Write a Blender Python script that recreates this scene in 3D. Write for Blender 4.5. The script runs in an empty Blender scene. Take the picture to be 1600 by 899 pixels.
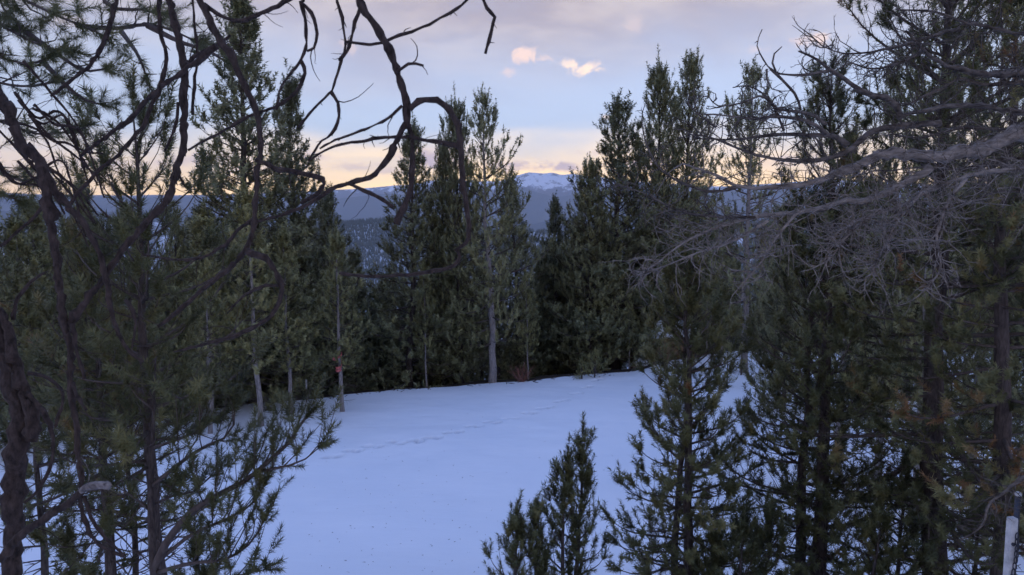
import bpy, math, random
import numpy as np
from mathutils import Vector

sc = bpy.context.scene
col = sc.collection
R = math.radians

# ------------------------------------------------------------------ camera
CAM_Z = 7.0
PITCH = 5.6
FPX = 1209.0                      # focal length in pixels of the 1600 px wide photograph
cam_d = bpy.data.cameras.new('camera')
cam_d.sensor_width = 36.0
cam_d.lens = 36.0 * FPX / 1600.0
cam_d.clip_start = 0.05
cam_d.clip_end = 200000.0
cam_d.dof.use_dof = True
cam_d.dof.focus_distance = 24.0
cam_d.dof.aperture_fstop = 9.5
cam = bpy.data.objects.new('camera', cam_d)
col.objects.link(cam)
cam.location = (0, 0, CAM_Z)
cam.rotation_euler = (R(90 - PITCH), 0, 0)
sc.camera = cam

# ------------------------------------------------------------------ sky and sun
SUN_AZ = 10.0                     # degrees clockwise from +Y; the sun has gone behind the range
SUN_EL = -2.0
world = bpy.data.worlds.new('World')
sc.world = world
world.use_nodes = True
nt = world.node_tree
nt.nodes.clear()
N, L = nt.nodes, nt.links


def nd(kind, **kw):
    n = N.new(kind)
    for k, v in kw.items():
        setattr(n, k, v)
    return n


def put(sock, v):
    if isinstance(v, bpy.types.NodeSocket):
        L.new(v, sock)
    else:
        sock.default_value = v


def mth(op, a, b=None, c=None, clamp=False):
    n = nd('ShaderNodeMath', operation=op, use_clamp=clamp)
    put(n.inputs[0], a)
    if b is not None:
        put(n.inputs[1], b)
    if c is not None:
        put(n.inputs[2], c)
    return n.outputs[0]


def sstep(v, a, b):
    n = nd('ShaderNodeMapRange', interpolation_type='SMOOTHSTEP')
    put(n.inputs[0], v)
    n.inputs[1].default_value = a
    n.inputs[2].default_value = b
    return n.outputs[0]


def mixc(f, a, b):
    n = nd('ShaderNodeMix', data_type='RGBA')
    put(n.inputs[0], f)
    put(n.inputs[6], a)
    put(n.inputs[7], b)
    return n.outputs[2]


def noise(vec, scale, detail=4.0, rough=0.55, dist=0.0):
    n = nd('ShaderNodeTexNoise')
    put(n.inputs['Vector'], vec)
    n.inputs['Scale'].default_value = scale
    n.inputs['Detail'].default_value = detail
    n.inputs['Roughness'].default_value = rough
    n.inputs['Distortion'].default_value = dist
    return n.outputs['Fac']


sky = nd('ShaderNodeTexSky', sky_type='NISHITA')
sky.sun_disc = False
sky.sun_elevation = R(SUN_EL)
sky.sun_rotation = R(SUN_AZ)
sky.altitude = 2900.0
sky.air_density = 1.0
sky.dust_density = 0.6
sky.ozone_density = 3.0


gen = nd('ShaderNodeTexCoord').outputs['Generated']
sep = nd('ShaderNodeSeparateXYZ')
L.new(gen, sep.inputs[0])
dx, dy, dz = sep.outputs
el = mth("MULTIPLY", mth("ARCSINE", dz), 57.29578)
az = mth('MULTIPLY', mth('ARCTAN2', dx, dy), 57.29578)
# high thin veil of cloud: noise on a flat layer overhead
hz = mth('ADD', mth('MAXIMUM', dz, 0.0), 0.12)
cx = nd('ShaderNodeCombineXYZ')
L.new(mth('DIVIDE', dx, hz), cx.inputs[0])
L.new(mth('DIVIDE', dy, hz), cx.inputs[1])
layer = cx.outputs[0]
n1 = noise(layer, 0.55, 5.0, 0.55, 0.4)
n2 = noise(layer, 2.2, 5.0, 0.6, 0.3)
# EOF_SKY
# daylight after sunset: blue gaps seen through a thin, high, pinkish veil
base = nd('ShaderNodeVectorMath', operation='MULTIPLY')
L.new(sky.outputs[0], base.inputs[0])
base.inputs[1].default_value = (1.25, 1.10, 0.95)
base = base.outputs[0]
veil_col = mixc(sstep(n2, 0.36, 0.66), (0.285, 0.235, 0.255, 1), (0.425, 0.378, 0.387, 1))
veil_amt = mth('MULTIPLY', sstep(mth('ADD', el, mth('MULTIPLY', mth('SUBTRACT', n1, 0.5), 16.0)), 6.5, 16.0),
               mth('ADD', mth('MULTIPLY', mth('ADD', 0.35, mth('MULTIPLY', n2, 0.9)), sstep(el, 45.0, 18.0)), mth('MULTIPLY', n2, 0.30)))
milk_col = mixc(sstep(el, 14.0, 45.0), (0.52, 0.56, 0.61, 1), (0.29, 0.50, 1.13, 1))
milk = mixc(0.62, base, milk_col)
c = mixc(sstep(el, -1.0, 5.0), base, milk)
# low band of light where the sun went down
gn = noise(layer, 0.9, 4.0, 0.55, 0.5)
glow = mth('MULTIPLY', sstep(mth('ADD', el, mth('MULTIPLY', mth('SUBTRACT', gn, 0.5), 5.0)), 6.8, 0.3), mth('ADD', 0.35, mth('MULTIPLY', sstep(mth('ABSOLUTE', mth('SUBTRACT', az, SUN_AZ)), 75.0, 0.0), 0.65)))
c = mixc(mth('MULTIPLY', glow, 0.9), c, (2.15, 1.36, 0.38, 1))
c = mixc(mth('MINIMUM', veil_amt, 1.0), c, veil_col)
# wisps of cloud near the range and small lit puffs above it: centre and size in degrees of azimuth and elevation
azel = nd('ShaderNodeCombineXYZ')
L.new(az, azel.inputs[0]); L.new(el, azel.inputs[1])
pn = noise(azel.outputs[0], 0.75, 7.0, 0.66, 0.9)
pn2 = noise(azel.outputs[0], 0.22, 4.0, 0.6, 0.3)


def puff(c, px, py, wpx, hpx, colr, amt=0.9, nz=2.9, n=pn):
    a0 = math.degrees(math.atan2(px - 800, FPX)); e0 = (330 - py) / FPX * 57.3
    w = wpx / FPX * 57.3; h = hpx / FPX * 57.3
    ux = mth('DIVIDE', mth('SUBTRACT', az, a0), w)
    uy = mth('DIVIDE', mth('SUBTRACT', el, e0), h)
    d = mth('SQRT', mth('ADD', mth('MULTIPLY', ux, ux), mth('MULTIPLY', uy, uy)))
    v = mth('ADD', mth('SUBTRACT', 1.0, d), mth('MULTIPLY', mth('SUBTRACT', n, 0.5), nz))
    return mixc(mth('MULTIPLY', sstep(v, 0.25, 0.95), amt), c, colr)


PEACH = (0.75, 0.55, 0.46, 1); CREAM = (0.92, 0.68, 0.50, 1); GREY = (0.50, 0.37, 0.39, 1)
for a in ((820, 92, 36, 22, PEACH, .9), (845, 102, 26, 10, PEACH, .6), (914, 114, 38, 18, CREAM, .9), (890, 108, 26, 10, CREAM, .6),
          (793, 119, 16, 12, PEACH, .5), (945, 187, 17, 8, CREAM, .8), (1258, 88, 40, 18, PEACH, .75), (985, 55, 22, 24, PEACH, .22),
          (550, 90, 26, 16, PEACH, .35), (1175, 98, 26, 12, PEACH, .3), (120, 80, 40, 18, PEACH, .3)):
    c = puff(c, *a)
for a in ((675, 250, 85, 24, GREY, .85), (560, 262, 60, 12, GREY, .4), (800, 260, 75, 16, GREY, .7), (880, 261, 60, 12, GREY, .8), (1010, 258, 80, 14, GREY, .7), (610, 268, 50, 9, GREY, .5), (730, 238, 60, 10, GREY, .35), (480, 248, 70, 12, GREY, .45), (930, 240, 70, 8, GREY, .3), (330, 255, 90, 14, GREY, .5),
          (420, 268, 90, 12, GREY, .4), (1240, 255, 90, 15, GREY, .5), (160, 262, 110, 14, GREY, .4), (1500, 250, 110, 16, GREY, .5), (-150, 255, 130, 16, GREY, .5), (1800, 255, 130, 16, GREY, .5)):
    c = puff(c, *a, nz=2.4)
bg = nd('ShaderNodeBackground')
L.new(c, bg.inputs[0])
SKY_S = 0.15
bg.inputs[1].default_value = SKY_S
out = nd('ShaderNodeOutputWorld')
L.new(bg.outputs[0], out.inputs[0])
world.cycles.sampling_method = 'MANUAL'
world.cycles.sample_map_resolution = 512

sun_d = bpy.data.lights.new('sun', 'SUN')
sun_d.energy = 0.2
sun_d.angle = R(6.0)
sun_d.color = (1.0, 0.72, 0.5)
sun = bpy.data.objects.new('sun', sun_d)
col.objects.link(sun)
sv = Vector((math.sin(R(SUN_AZ)) * math.cos(R(SUN_EL)), math.cos(R(SUN_AZ)) * math.cos(R(SUN_EL)), math.sin(R(SUN_EL))))
sun.rotation_euler = (-sv).to_track_quat('-Z', 'Y').to_euler()

vs = sc.view_settings
vs.view_transform = 'Standard'
vs.look = 'None'
vs.gamma = 1.0
vs.use_curve_mapping = False
vs.exposure = 3.55
sc.render.engine = 'CYCLES'
cy = sc.cycles
cy.max_bounces = 6
cy.diffuse_bounces = 3
cy.glossy_bounces = 2
cy.transmission_bounces = 2
cy.volume_bounces = 1
cy.transparent_max_bounces = 4
cy.use_denoising = True
cy.sample_clamp_indirect = 4.0


# ------------------------------------------------------------------ helpers
CP, SP = math.cos(R(PITCH)), math.sin(R(PITCH))


def at(px, py, depth):
    """the point seen at a pixel of the photograph, at a distance straight ahead (world Y)"""
    u = (px - 800.0) / FPX
    v = (449.5 - py) / FPX
    d = np.array([u, CP + v * SP, v * CP - SP])
    d = d / d[1] * depth
    return np.array([d[0], d[1], d[2] + CAM_Z])


def smooth(a, b, x):
    t = np.clip((np.asarray(x, float) - a) / (b - a), 0, 1)
    return t * t * (3 - 2 * t)


def vnoise(x, y, seed=0):
    """value noise, vectorised"""
    x = np.asarray(x, float); y = np.asarray(y, float)
    xi = np.floor(x).astype(np.int64); yi = np.floor(y).astype(np.int64)
    fx = x - xi; fy = y - yi
    fx = fx * fx * (3 - 2 * fx); fy = fy * fy * (3 - 2 * fy)

    def h(a, b):
        n = (a * 374761393 + b * 668265263 + seed * 974711) & 0x7fffffff
        n = ((n ^ (n >> 13)) * 1274126177) & 0x7fffffff
        n = (n ^ (n >> 16)) & 0xffff
        return n / 65535.0
    return (h(xi, yi) * (1 - fx) + h(xi + 1, yi) * fx) * (1 - fy) + (h(xi, yi + 1) * (1 - fx) + h(xi + 1, yi + 1) * fx) * fy - 0.5


def fbm(x, y, oct=4, seed=0, gain=0.5):
    s = 0; a = 1.0
    for i in range(oct):
        s = s + a * vnoise(x * 2 ** i, y * 2 ** i, seed + i)
        a *= gain
    return s


def edge(x):
    """how far ahead the snow of the clearing ends"""
    x = np.asarray(x, float)
    return 33.3 + 0.42 * np.clip(x, -24, 11) + 0.9 * vnoise(x * 0.35, x * 0 + 3.3, 5) + 0.35 * vnoise(x * 1.3, x * 0 + 1.3, 6)


PRINTS = []
_tr = [(512, 716), (545, 706), (575, 699), (612, 692), (645, 690), (668, 686), (700, 678), (735, 668), (762, 661), (790, 656), (822, 647), (846, 640),
       (872, 629), (897, 617), (914, 608), (930, 596)]
for i, (px, py) in enumerate(_tr):
    for k in (0, 1):
        t = i + 0.5 * k
        j = min(int(t), len(_tr) - 2); f = t - j
        x_ = _tr[j][0] * (1 - f) + _tr[j + 1][0] * f
        y_ = _tr[j][1] * (1 - f) + _tr[j + 1][1] * f
        PRINTS.append((x_, y_ + (1.9 if k else -1.9)))


def ground0(x, y):
    x = np.asarray(x, float); y = np.asarray(y, float)
    z = 2.9 * smooth(15, 4, y) * 0.55 + 0.085 * np.clip(20 - y, 0, 40) + 0.0 * x
    z = z - 0.3 * smooth(18, 34, y)
    z = z + 0.22 * fbm(x * 0.09, y * 0.09, 3, 11) + 0.085 * fbm(x * 0.4, y * 0.55, 4, 12)
    z = z + 0.35 * smooth(4, 9, x) * smooth(24, 34, y)
    t = y - edge(x)
    z = z - 0.16 * smooth(-0.5, 0.7, t) - 0.30 * np.clip(t - 1.0, 0, 25) - 0.42 * np.clip(t - 26, 0, 2000) * smooth(26, 40, t)
    z = z - 0.10 * np.clip(np.abs(x) - 30, 0, 500)
    return z


def hit(px, py):
    """where the ray through a pixel meets the ground"""
    lo, hi = 5.0, 60.0
    for d in np.arange(8, 60, 0.25):
        p = at(px, py, d)
        if p[2] <= ground0(p[0], p[1]):
            hi = d; break
        lo = d
    for _ in range(20):
        m = 0.5 * (lo + hi); p = at(px, py, m)
        if p[2] <= ground0(p[0], p[1]): hi = m
        else: lo = m
    return at(px, py, hi)


PR = []
for i, (a, b) in enumerate(PRINTS):
    p = hit(a, b); PR.append((p[0], p[1]))


def ground(x, y):
    x = np.asarray(x, float); y = np.asarray(y, float)
    z = ground0(x, y)
    for i, (a, b) in enumerate(PR):
        j = min(i, len(PR) - 2)
        tx, ty = PR[j + 1][0] - PR[j][0], PR[j + 1][1] - PR[j][1]
        l = math.hypot(tx, ty); tx /= l; ty /= l
        u = (x - a) * tx + (y - b) * ty; v = -(x - a) * ty + (y - b) * tx
        q = (u / 0.155) ** 2 + (v / 0.12) ** 2
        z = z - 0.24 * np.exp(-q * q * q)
    return z


class MB:
    """collects triangles with a material index and a tint per vertex; builds ONE mesh"""

    def __init__(s):
        s.v = []; s.f = []; s.m = []; s.t = []; s.n = 0; s.tb = {}

    def add(s, V, F, mat=0, tint=0.5):
        V = np.asarray(V, float).reshape(-1, 3); F = np.asarray(F, np.int64).reshape(-1, 3)
        s.v.append(V); s.f.append(F + s.n); s.m.append(np.full(len(F), mat, np.int32))
        s.t.append(np.broadcast_to(np.asarray(tint, float), (len(V),)).copy()); s.n += len(V)

    def tube(s, P, Rr, sides=5, mat=0, tint=0.5):
        s.tb.setdefault((len(P), sides, mat), []).append((np.asarray(P, float), np.broadcast_to(np.asarray(Rr, float), (len(P),)), tint))

    def flush(s):
        for (K, S, mat), lst in s.tb.items():
            P = np.stack([a[0] for a in lst]); Rr = np.stack([a[1] for a in lst]); tt = np.array([a[2] for a in lst])
            B = len(P)
            T = np.gradient(P, axis=1); T /= np.linalg.norm(T, axis=2, keepdims=True) + 1e-9
            mean = T.mean(1); ref = np.zeros((B, 3)); ref[np.arange(B), np.argmin(np.abs(mean), 1)] = 1
            U = np.cross(T, ref[:, None, :]); U /= np.linalg.norm(U, axis=2, keepdims=True) + 1e-9
            W = np.cross(T, U)
            a = np.arange(S) * 2 * math.pi / S
            ring = U[:, :, None, :] * np.cos(a)[None, None, :, None] + W[:, :, None, :] * np.sin(a)[None, None, :, None]
            V = P[:, :, None, :] + ring * Rr[:, :, None, None]
            k = np.arange(K - 1)[:, None]; j = np.arange(S)[None, :]; j2 = (j + 1) % S
            q = np.stack([k * S + j, k * S + j2, (k + 1) * S + j2, k * S + j, (k + 1) * S + j2, (k + 1) * S + j], -1).reshape(-1, 3)
            cap = np.array([[(K - 1) * S, (K - 1) * S + i, (K - 1) * S + i + 1] for i in range(1, S - 1)] +
                           [[0, i + 1, i] for i in range(1, S - 1)], np.int64)
            q = np.concatenate([q, cap])
            F = q[None] + (np.arange(B) * K * S)[:, None, None]
            s.add(V.reshape(-1, 3), F.reshape(-1, 3), mat, np.repeat(tt, K * S))
        s.tb = {}

    def mesh(s, name, mats):
        s.flush()
        V = np.concatenate(s.v); F = np.concatenate(s.f); M = np.concatenate(s.m); T = np.concatenate(s.t)
        me = bpy.data.meshes.new(name)
        me.vertices.add(len(V)); me.vertices.foreach_set('co', V.astype(np.float32).ravel())
        me.loops.add(F.size); me.loops.foreach_set('vertex_index', F.astype(np.int32).ravel())
        me.polygons.add(len(F)); me.polygons.foreach_set('loop_start', np.arange(0, F.size, 3, dtype=np.int32))
        for m in mats: me.materials.append(m)
        me.polygons.foreach_set('material_index', M)
        me.polygons.foreach_set('use_smooth', np.ones(len(F), bool))
        a = me.attributes.new('tint', 'FLOAT', 'POINT'); a.data.foreach_set('value', T.astype(np.float32))
        me.update(calc_edges=True)
        return me


def link(name, me, parent=None):
    o = bpy.data.objects.new(name, me); col.objects.link(o)
    if parent is not None: o.parent = parent
    return o


def thing(name, label, cat, loc=(0, 0, 0), rz=0.0, group=None, scale=1.0):
    o = bpy.data.objects.new(name, None); col.objects.link(o)
    o.empty_display_size = 0.3
    o.location = loc; o.rotation_euler = (0, 0, rz); o.scale = (scale,) * 3
    o['label'] = label; o['category'] = cat
    if group: o['group'] = group
    return o


def tag(o, label=None, cat=None, group=None, kind=None):
    if label: o['label'] = label
    if cat: o['category'] = cat
    if group: o['group'] = group
    if kind: o['kind'] = kind
    return o


def grid_mesh(name, X, Y, Z, mats, tint=None):
    ny, nx = X.shape
    V = np.stack([X, Y, Z], -1).reshape(-1, 3)
    j = np.arange(ny - 1)[:, None]; i = np.arange(nx - 1)[None, :]
    a = j * nx + i
    F = np.stack([a, a + 1, a + nx + 1, a, a + nx + 1, a + nx], -1).reshape(-1, 3)
    mb = MB(); mb.add(V, F, 0, 0.5 if tint is None else tint.ravel())
    return mb.mesh(name, mats)


# ------------------------------------------------------------------ materials
def mat(name):
    m = bpy.data.materials.new(name); m.use_nodes = True
    t = m.node_tree; b = t.nodes['Principled BSDF']
    b.inputs['Specular IOR Level'].default_value = 0.25
    return m, t, b


def ramp(t, fac, stops):
    r = t.nodes.new('ShaderNodeValToRGB')
    e = r.color_ramp.elements
    while len(e) < len(stops): e.new(0.5)
    for k, (p, c) in zip(e, stops): k.position = p; k.color = (*c, 1)
    t.links.new(fac, r.inputs[0])
    return r.outputs[0]


def tnoise(t, scale, detail=4, rough=0.55, coord='Object', stretch=None):
    tc = t.nodes.new('ShaderNodeTexCoord')
    n = t.nodes.new('ShaderNodeTexNoise')
    n.inputs['Scale'].default_value = scale; n.inputs['Detail'].default_value = detail; n.inputs['Roughness'].default_value = rough
    s = tc.outputs[coord]
    if stretch:
        mp = t.nodes.new('ShaderNodeMapping'); mp.inputs['Scale'].default_value = stretch
        t.links.new(s, mp.inputs[0]); s = mp.outputs[0]
    t.links.new(s, n.inputs['Vector'])
    return n.outputs['Fac']


def bump(t, b, fac, strength, dist):
    n = t.nodes.new('ShaderNodeBump'); n.inputs['Strength'].default_value = strength; n.inputs['Distance'].default_value = dist
    t.links.new(fac, n.inputs['Height']); t.links.new(n.outputs[0], b.inputs['Normal'])


def bark(name, dark, light, scale=40.0, stretch=(1, 1, 0.25), bs=0.6):
    m, t, b = mat(name)
    n = tnoise(t, scale, 5, 0.65, 'Object', stretch)
    t.links.new(ramp(t, n, [(0.32, dark), (0.68, light)]), b.inputs['Base Color'])
    b.inputs['Roughness'].default_value = 0.9
    bump(t, b, n, bs, 0.01)
    return m


def needles(name, stops, trans=0.06, spec=0.45):
    m, t, b = mat(name)
    at_ = t.nodes.new('ShaderNodeAttribute'); at_.attribute_name = 'tint'
    oi = t.nodes.new('ShaderNodeObjectInfo')
    ad = t.nodes.new('ShaderNodeMath'); ad.operation = 'MULTIPLY_ADD'
    t.links.new(oi.outputs['Random'], ad.inputs[0]); ad.inputs[1].default_value = 0.26
    sb = t.nodes.new('ShaderNodeMath'); sb.operation = 'SUBTRACT'; sb.inputs[1].default_value = 0.13
    t.links.new(at_.outputs['Fac'], sb.inputs[0]); t.links.new(sb.outputs[0], ad.inputs[2])
    c = ramp(t, ad.outputs[0], stops)
    t.links.new(c, b.inputs['Base Color'])
    b.inputs['Roughness'].default_value = 0.5
    b.inputs['Specular IOR Level'].default_value = spec
    tr = t.nodes.new('ShaderNodeBsdfTranslucent'); t.links.new(c, tr.inputs[0])
    mx = t.nodes.new('ShaderNodeMixShader'); mx.inputs[0].default_value = trans
    t.links.new(b.outputs[0], mx.inputs[1]); t.links.new(tr.outputs[0], mx.inputs[2])
    t.links.new(mx.outputs[0], t.nodes['Material Output'].inputs[0])
    return m


M = {}
M['bark'] = bark('pine_bark', (0.030, 0.023, 0.022), (0.11, 0.088, 0.08))
M['bark_pale'] = bark('pale_bark', (0.13, 0.115, 0.11), (0.34, 0.31, 0.30), 30)
M['twig'] = bark('twig_bark', (0.06, 0.045, 0.04), (0.13, 0.105, 0.095), 25)
M['dead'] = bark('weathered_wood', (0.020, 0.015, 0.013), (0.17, 0.142, 0.122), 26, (0.35, 1, 1), 0.9)
M['dead_pale'] = bark('bleached_twigs', (0.070, 0.058, 0.050), (0.34, 0.295, 0.26), 26, (0.35, 1, 1), 1.0)
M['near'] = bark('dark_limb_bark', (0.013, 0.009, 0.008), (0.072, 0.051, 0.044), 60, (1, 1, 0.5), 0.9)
M['cut'] = bark('broken_wood', (0.05, 0.04, 0.04), (0.30, 0.27, 0.26), 45, (1, 1, 1), 1.0)
M['needle'] = needles('needles_dark', [(0.0, (0.12, 0.128, 0.064)), (0.45, (0.228, 0.228, 0.108)), (0.8, (0.315, 0.30, 0.130)), (1.0, (0.37, 0.31, 0.13))])
M['needle_light'] = needles('needles_olive', [(0.0, (0.16, 0.165, 0.075)), (0.5, (0.265, 0.26, 0.112)), (1.0, (0.36, 0.33, 0.135))])
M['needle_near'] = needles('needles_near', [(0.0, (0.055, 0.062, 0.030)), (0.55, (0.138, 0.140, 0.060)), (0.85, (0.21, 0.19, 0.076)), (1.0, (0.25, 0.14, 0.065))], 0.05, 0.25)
M['redtwig'] = bark('red_twig_bark', (0.15, 0.065, 0.05), (0.34, 0.165, 0.125), 30)

m, t, b = mat('snow'); M['snow'] = m
n = tnoise(t, 0.35, 5, 0.6)
t.links.new(ramp(t, n, [(0.3, (0.72, 0.765, 0.82)), (0.7, (0.785, 0.815, 0.855))]), b.inputs['Base Color'])
b.inputs['Roughness'].default_value = 0.65
nb = tnoise(t, 2.2, 8, 0.62, 'Object', (1, 0.55, 1))
bump(t, b, nb, 0.35, 0.06)

m, t, b = mat('ground_cover'); M['ground'] = m
at_ = t.nodes.new('ShaderNodeAttribute'); at_.attribute_name = 'tint'
n = tnoise(t, 0.35, 5, 0.6)
snowc = ramp(t, n, [(0.3, (0.72, 0.765, 0.82)), (0.7, (0.785, 0.815, 0.855))])
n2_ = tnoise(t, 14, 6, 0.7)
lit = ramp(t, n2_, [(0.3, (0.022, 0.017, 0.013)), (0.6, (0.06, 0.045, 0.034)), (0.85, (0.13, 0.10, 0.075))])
nn = tnoise(t, 1.6, 6, 0.65)
ma = t.nodes.new('ShaderNodeMath'); ma.operation = 'MULTIPLY_ADD'; t.links.new(nn, ma.inputs[0]); ma.inputs[1].default_value = 0.9
t.links.new(at_.outputs['Fac'], ma.inputs[2])
fr = t.nodes.new('ShaderNodeMapRange'); t.links.new(ma.outputs[0], fr.inputs[0]); fr.inputs[1].default_value = 0.86; fr.inputs[2].default_value = 0.96
mx = t.nodes.new('ShaderNodeMix'); mx.data_type = 'RGBA'
print_shade = t.nodes.new('ShaderNodeMapRange'); t.links.new(at_.outputs['Fac'], print_shade.inputs[0]); print_shade.inputs[1].default_value = 1.0; print_shade.inputs[2].default_value = 2.0
mp_ = t.nodes.new('ShaderNodeMix'); mp_.data_type = 'RGBA'          # shade of the footprint hollows, painted in as darker snow
t.links.new(print_shade.outputs[0], mp_.inputs[0]); t.links.new(snowc, mp_.inputs[6]); mp_.inputs[7].default_value = (0.30, 0.335, 0.40, 1)
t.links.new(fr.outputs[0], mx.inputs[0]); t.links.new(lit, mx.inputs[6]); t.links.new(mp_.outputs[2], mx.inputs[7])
t.links.new(mx.outputs[2], b.inputs['Base Color']); b.inputs['Roughness'].default_value = 0.7
nb = tnoise(t, 0.9, 9, 0.6, 'Object', (0.35, 1.0, 1))
bump(t, b, nb, 0.5, 0.10)


def far_mat(name, rock, snow, scale, lo, hi, stretch=(1, 1, 1)):
    m, t, b = mat(name)
    at_ = t.nodes.new('ShaderNodeAttribute'); at_.attribute_name = 'tint'
    n = tnoise(t, scale, 9, 0.68, 'Object', stretch)
    a = t.nodes.new('ShaderNodeMath'); a.operation = 'ADD'
    t.links.new(n, a.inputs[0]); t.links.new(at_.outputs['Fac'], a.inputs[1])
    t.links.new(ramp(t, a.outputs[0], [(lo, rock), (hi, snow)]), b.inputs['Base Color'])
    b.inputs['Roughness'].default_value = 0.9
    return m


# ------------------------------------------------------------------ the setting: ground, valley, hills, mountains
def axis(parts):
    a = []
    for s, e, st in parts: a.append(np.arange(s, e, st))
    return np.concatenate(a + [np.array([parts[-1][1]])])


PRY0 = min(p[1] for p in PR) - 0.5; PRY1 = max(p[1] for p in PR) + 0.5
gx = axis([(-160, -40, 6.0), (-40, -14, 0.8), (-14, -5.6, 0.22), (-5.6, 4.2, 0.075), (4.2, 16, 0.22), (16, 40, 0.8), (40, 160, 6.0)])
gy = axis([(-40, 4, 4.0), (4, PRY0, 0.3), (PRY0, PRY1, 0.075), (PRY1, 38, 0.2), (38, 50, 0.4), (50, 150, 4.0)])
GX, GY = np.meshgrid(gx, gy)
GZ = ground(GX, GY)
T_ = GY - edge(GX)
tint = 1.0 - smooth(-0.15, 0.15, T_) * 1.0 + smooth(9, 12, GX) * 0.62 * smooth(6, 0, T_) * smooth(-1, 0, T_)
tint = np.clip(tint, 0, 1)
tint = tint + 0.9 * np.clip((ground0(GX, GY) - GZ) / 0.22, 0, 1)  # the deeper in a print, the more painted shade
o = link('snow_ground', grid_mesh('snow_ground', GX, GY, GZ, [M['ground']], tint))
tag(o, kind='structure')

# the valley floor that runs out to the horizon, all round
va = np.radians(np.concatenate([np.arange(-180, -60, 6), np.arange(-60, 60, 1.0), np.arange(60, 181, 6)]))
vr = np.concatenate([[100], np.geomspace(140, 70000, 60)])
VA, VR = np.meshgrid(va, vr)
VX, VY = VR * np.sin(VA), VR * np.cos(VA)
VZ = -30 - 0.30 * np.clip(VR - 100, 0, 1000) - 20 * smooth(1000, 3000, VR) + 14 * fbm(VX / 300, VY / 300, 3, 21)
VZ = np.where(VY < 0, -30 - 0.05 * np.clip(VR - 100, 0, 1000), VZ)
M['valley'] = far_mat('valley_snow', (0.05, 0.06, 0.055), (0.72, 0.76, 0.82), 0.01, 0.92, 1.08)
tag(link('valley', grid_mesh('valley', VX, VY, VZ, [M['valley']])), kind='structure')


def ridge(name, crest, r0, width_f, width_b, rough, seed, material, base_z, nlat=420, nrow=70, jag=0.0, tintf=None, span=(-52, 52)):
    """a hill whose crest follows (pixel x, pixel y) points at a distance r0, falling off to both sides"""
    az_ = np.radians(np.linspace(span[0], span[1], nlat))
    s = np.linspace(-1, 1, nrow); s = np.sign(s) * np.abs(s) ** 1.4
    A, S_ = np.meshgrid(az_, s)
    rr = r0 + np.where(S_ < 0, S_ * width_f, S_ * width_b)
    X, Y = rr * np.sin(A), rr * np.cos(A)
    px = 800 + FPX * np.tan(az_)
    cxs = np.array([c_[0] for c_ in crest], float); cys = np.array([c_[1] for c_ in crest], float)
    cy_ = np.interp(px, cxs, cys)
    zc = CAM_Z + (330 - cy_) / FPX * r0 * np.cos(az_)
    prof = (1 - np.abs(S_)) ** np.where(S_ < 0, 1.25, 1.0)
    Z = base_z + (zc[None, :] - base_z) * prof
    k = width_f
    rel = (zc.mean() - base_z)
    nz = fbm(X / (k * 0.35), Y / (k * 0.35), 6, seed, 0.52)
    rg = 1 - np.abs(fbm(X / (k * 0.5) + 7, Y / (k * 0.9), 5, seed + 40, 0.5)) * 2
    Z = Z + rel * rough * (nz * 0.8 + (rg - 0.6) * 0.7) * (0.25 + np.abs(S_)) * (1 - np.abs(S_) ** 3)
    Z = Z + jag * rel * fbm(X / (k * 0.06), Y / (k * 0.06), 3, seed + 9) * prof
    tt = np.zeros_like(Z) if tintf is None else tintf(X, Y, Z, S_, zc[None, :])
    o = link(name, grid_mesh(name, X, Y, Z, [material], tt))
    tag(o, kind='structure')
    return X, Y, Z


M['peak'] = far_mat('alpine_rock_and_snow', (0.05, 0.05, 0.06), (0.80, 0.82, 0.86), 0.0024, 0.92, 1.02, (2.2, 1, 1))
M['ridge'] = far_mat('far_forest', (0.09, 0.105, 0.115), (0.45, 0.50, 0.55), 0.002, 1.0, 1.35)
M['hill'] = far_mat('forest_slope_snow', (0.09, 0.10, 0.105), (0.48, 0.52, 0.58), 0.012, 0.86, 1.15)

ridge('snowy_mountain', [(-900, 300), (0, 300), (280, 306), (400, 302), (520, 297), (580, 293), (645, 287), (690, 278), (740, 284), (785, 282), (805, 274), (826, 269),
                         (850, 271), (862, 269.5), (876, 274), (895, 273), (918, 276), (1000, 284), (1100, 292), (1220, 288), (1310, 283), (1500, 292), (2500, 300)],
      16000, 5200, 1300, 0.20, 31, M['peak'], -420, 430, 80, 0.012,
      lambda X, Y, Z, S_, zc: 0.36 + 0.16 * smooth(250, 700, Z) - 0.45 * smooth(420, 120, Z))
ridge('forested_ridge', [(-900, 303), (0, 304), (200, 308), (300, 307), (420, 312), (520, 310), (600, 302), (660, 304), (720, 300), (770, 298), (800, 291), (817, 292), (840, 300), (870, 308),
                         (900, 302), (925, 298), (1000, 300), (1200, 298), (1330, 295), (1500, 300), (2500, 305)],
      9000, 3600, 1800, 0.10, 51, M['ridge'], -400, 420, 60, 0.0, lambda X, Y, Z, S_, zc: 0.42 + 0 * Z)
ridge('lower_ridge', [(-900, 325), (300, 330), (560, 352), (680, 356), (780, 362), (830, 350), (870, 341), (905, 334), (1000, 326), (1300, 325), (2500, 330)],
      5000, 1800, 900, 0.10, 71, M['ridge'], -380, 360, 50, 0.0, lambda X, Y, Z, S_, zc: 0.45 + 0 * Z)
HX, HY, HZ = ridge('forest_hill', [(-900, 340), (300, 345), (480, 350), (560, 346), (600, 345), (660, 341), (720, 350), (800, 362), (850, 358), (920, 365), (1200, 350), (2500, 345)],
                   2200, 1150, 500, 0.10, 91, M['hill'], -360, 420, 70, 0.0, lambda X, Y, Z, S_, zc: 0.45 + 0 * Z)

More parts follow.
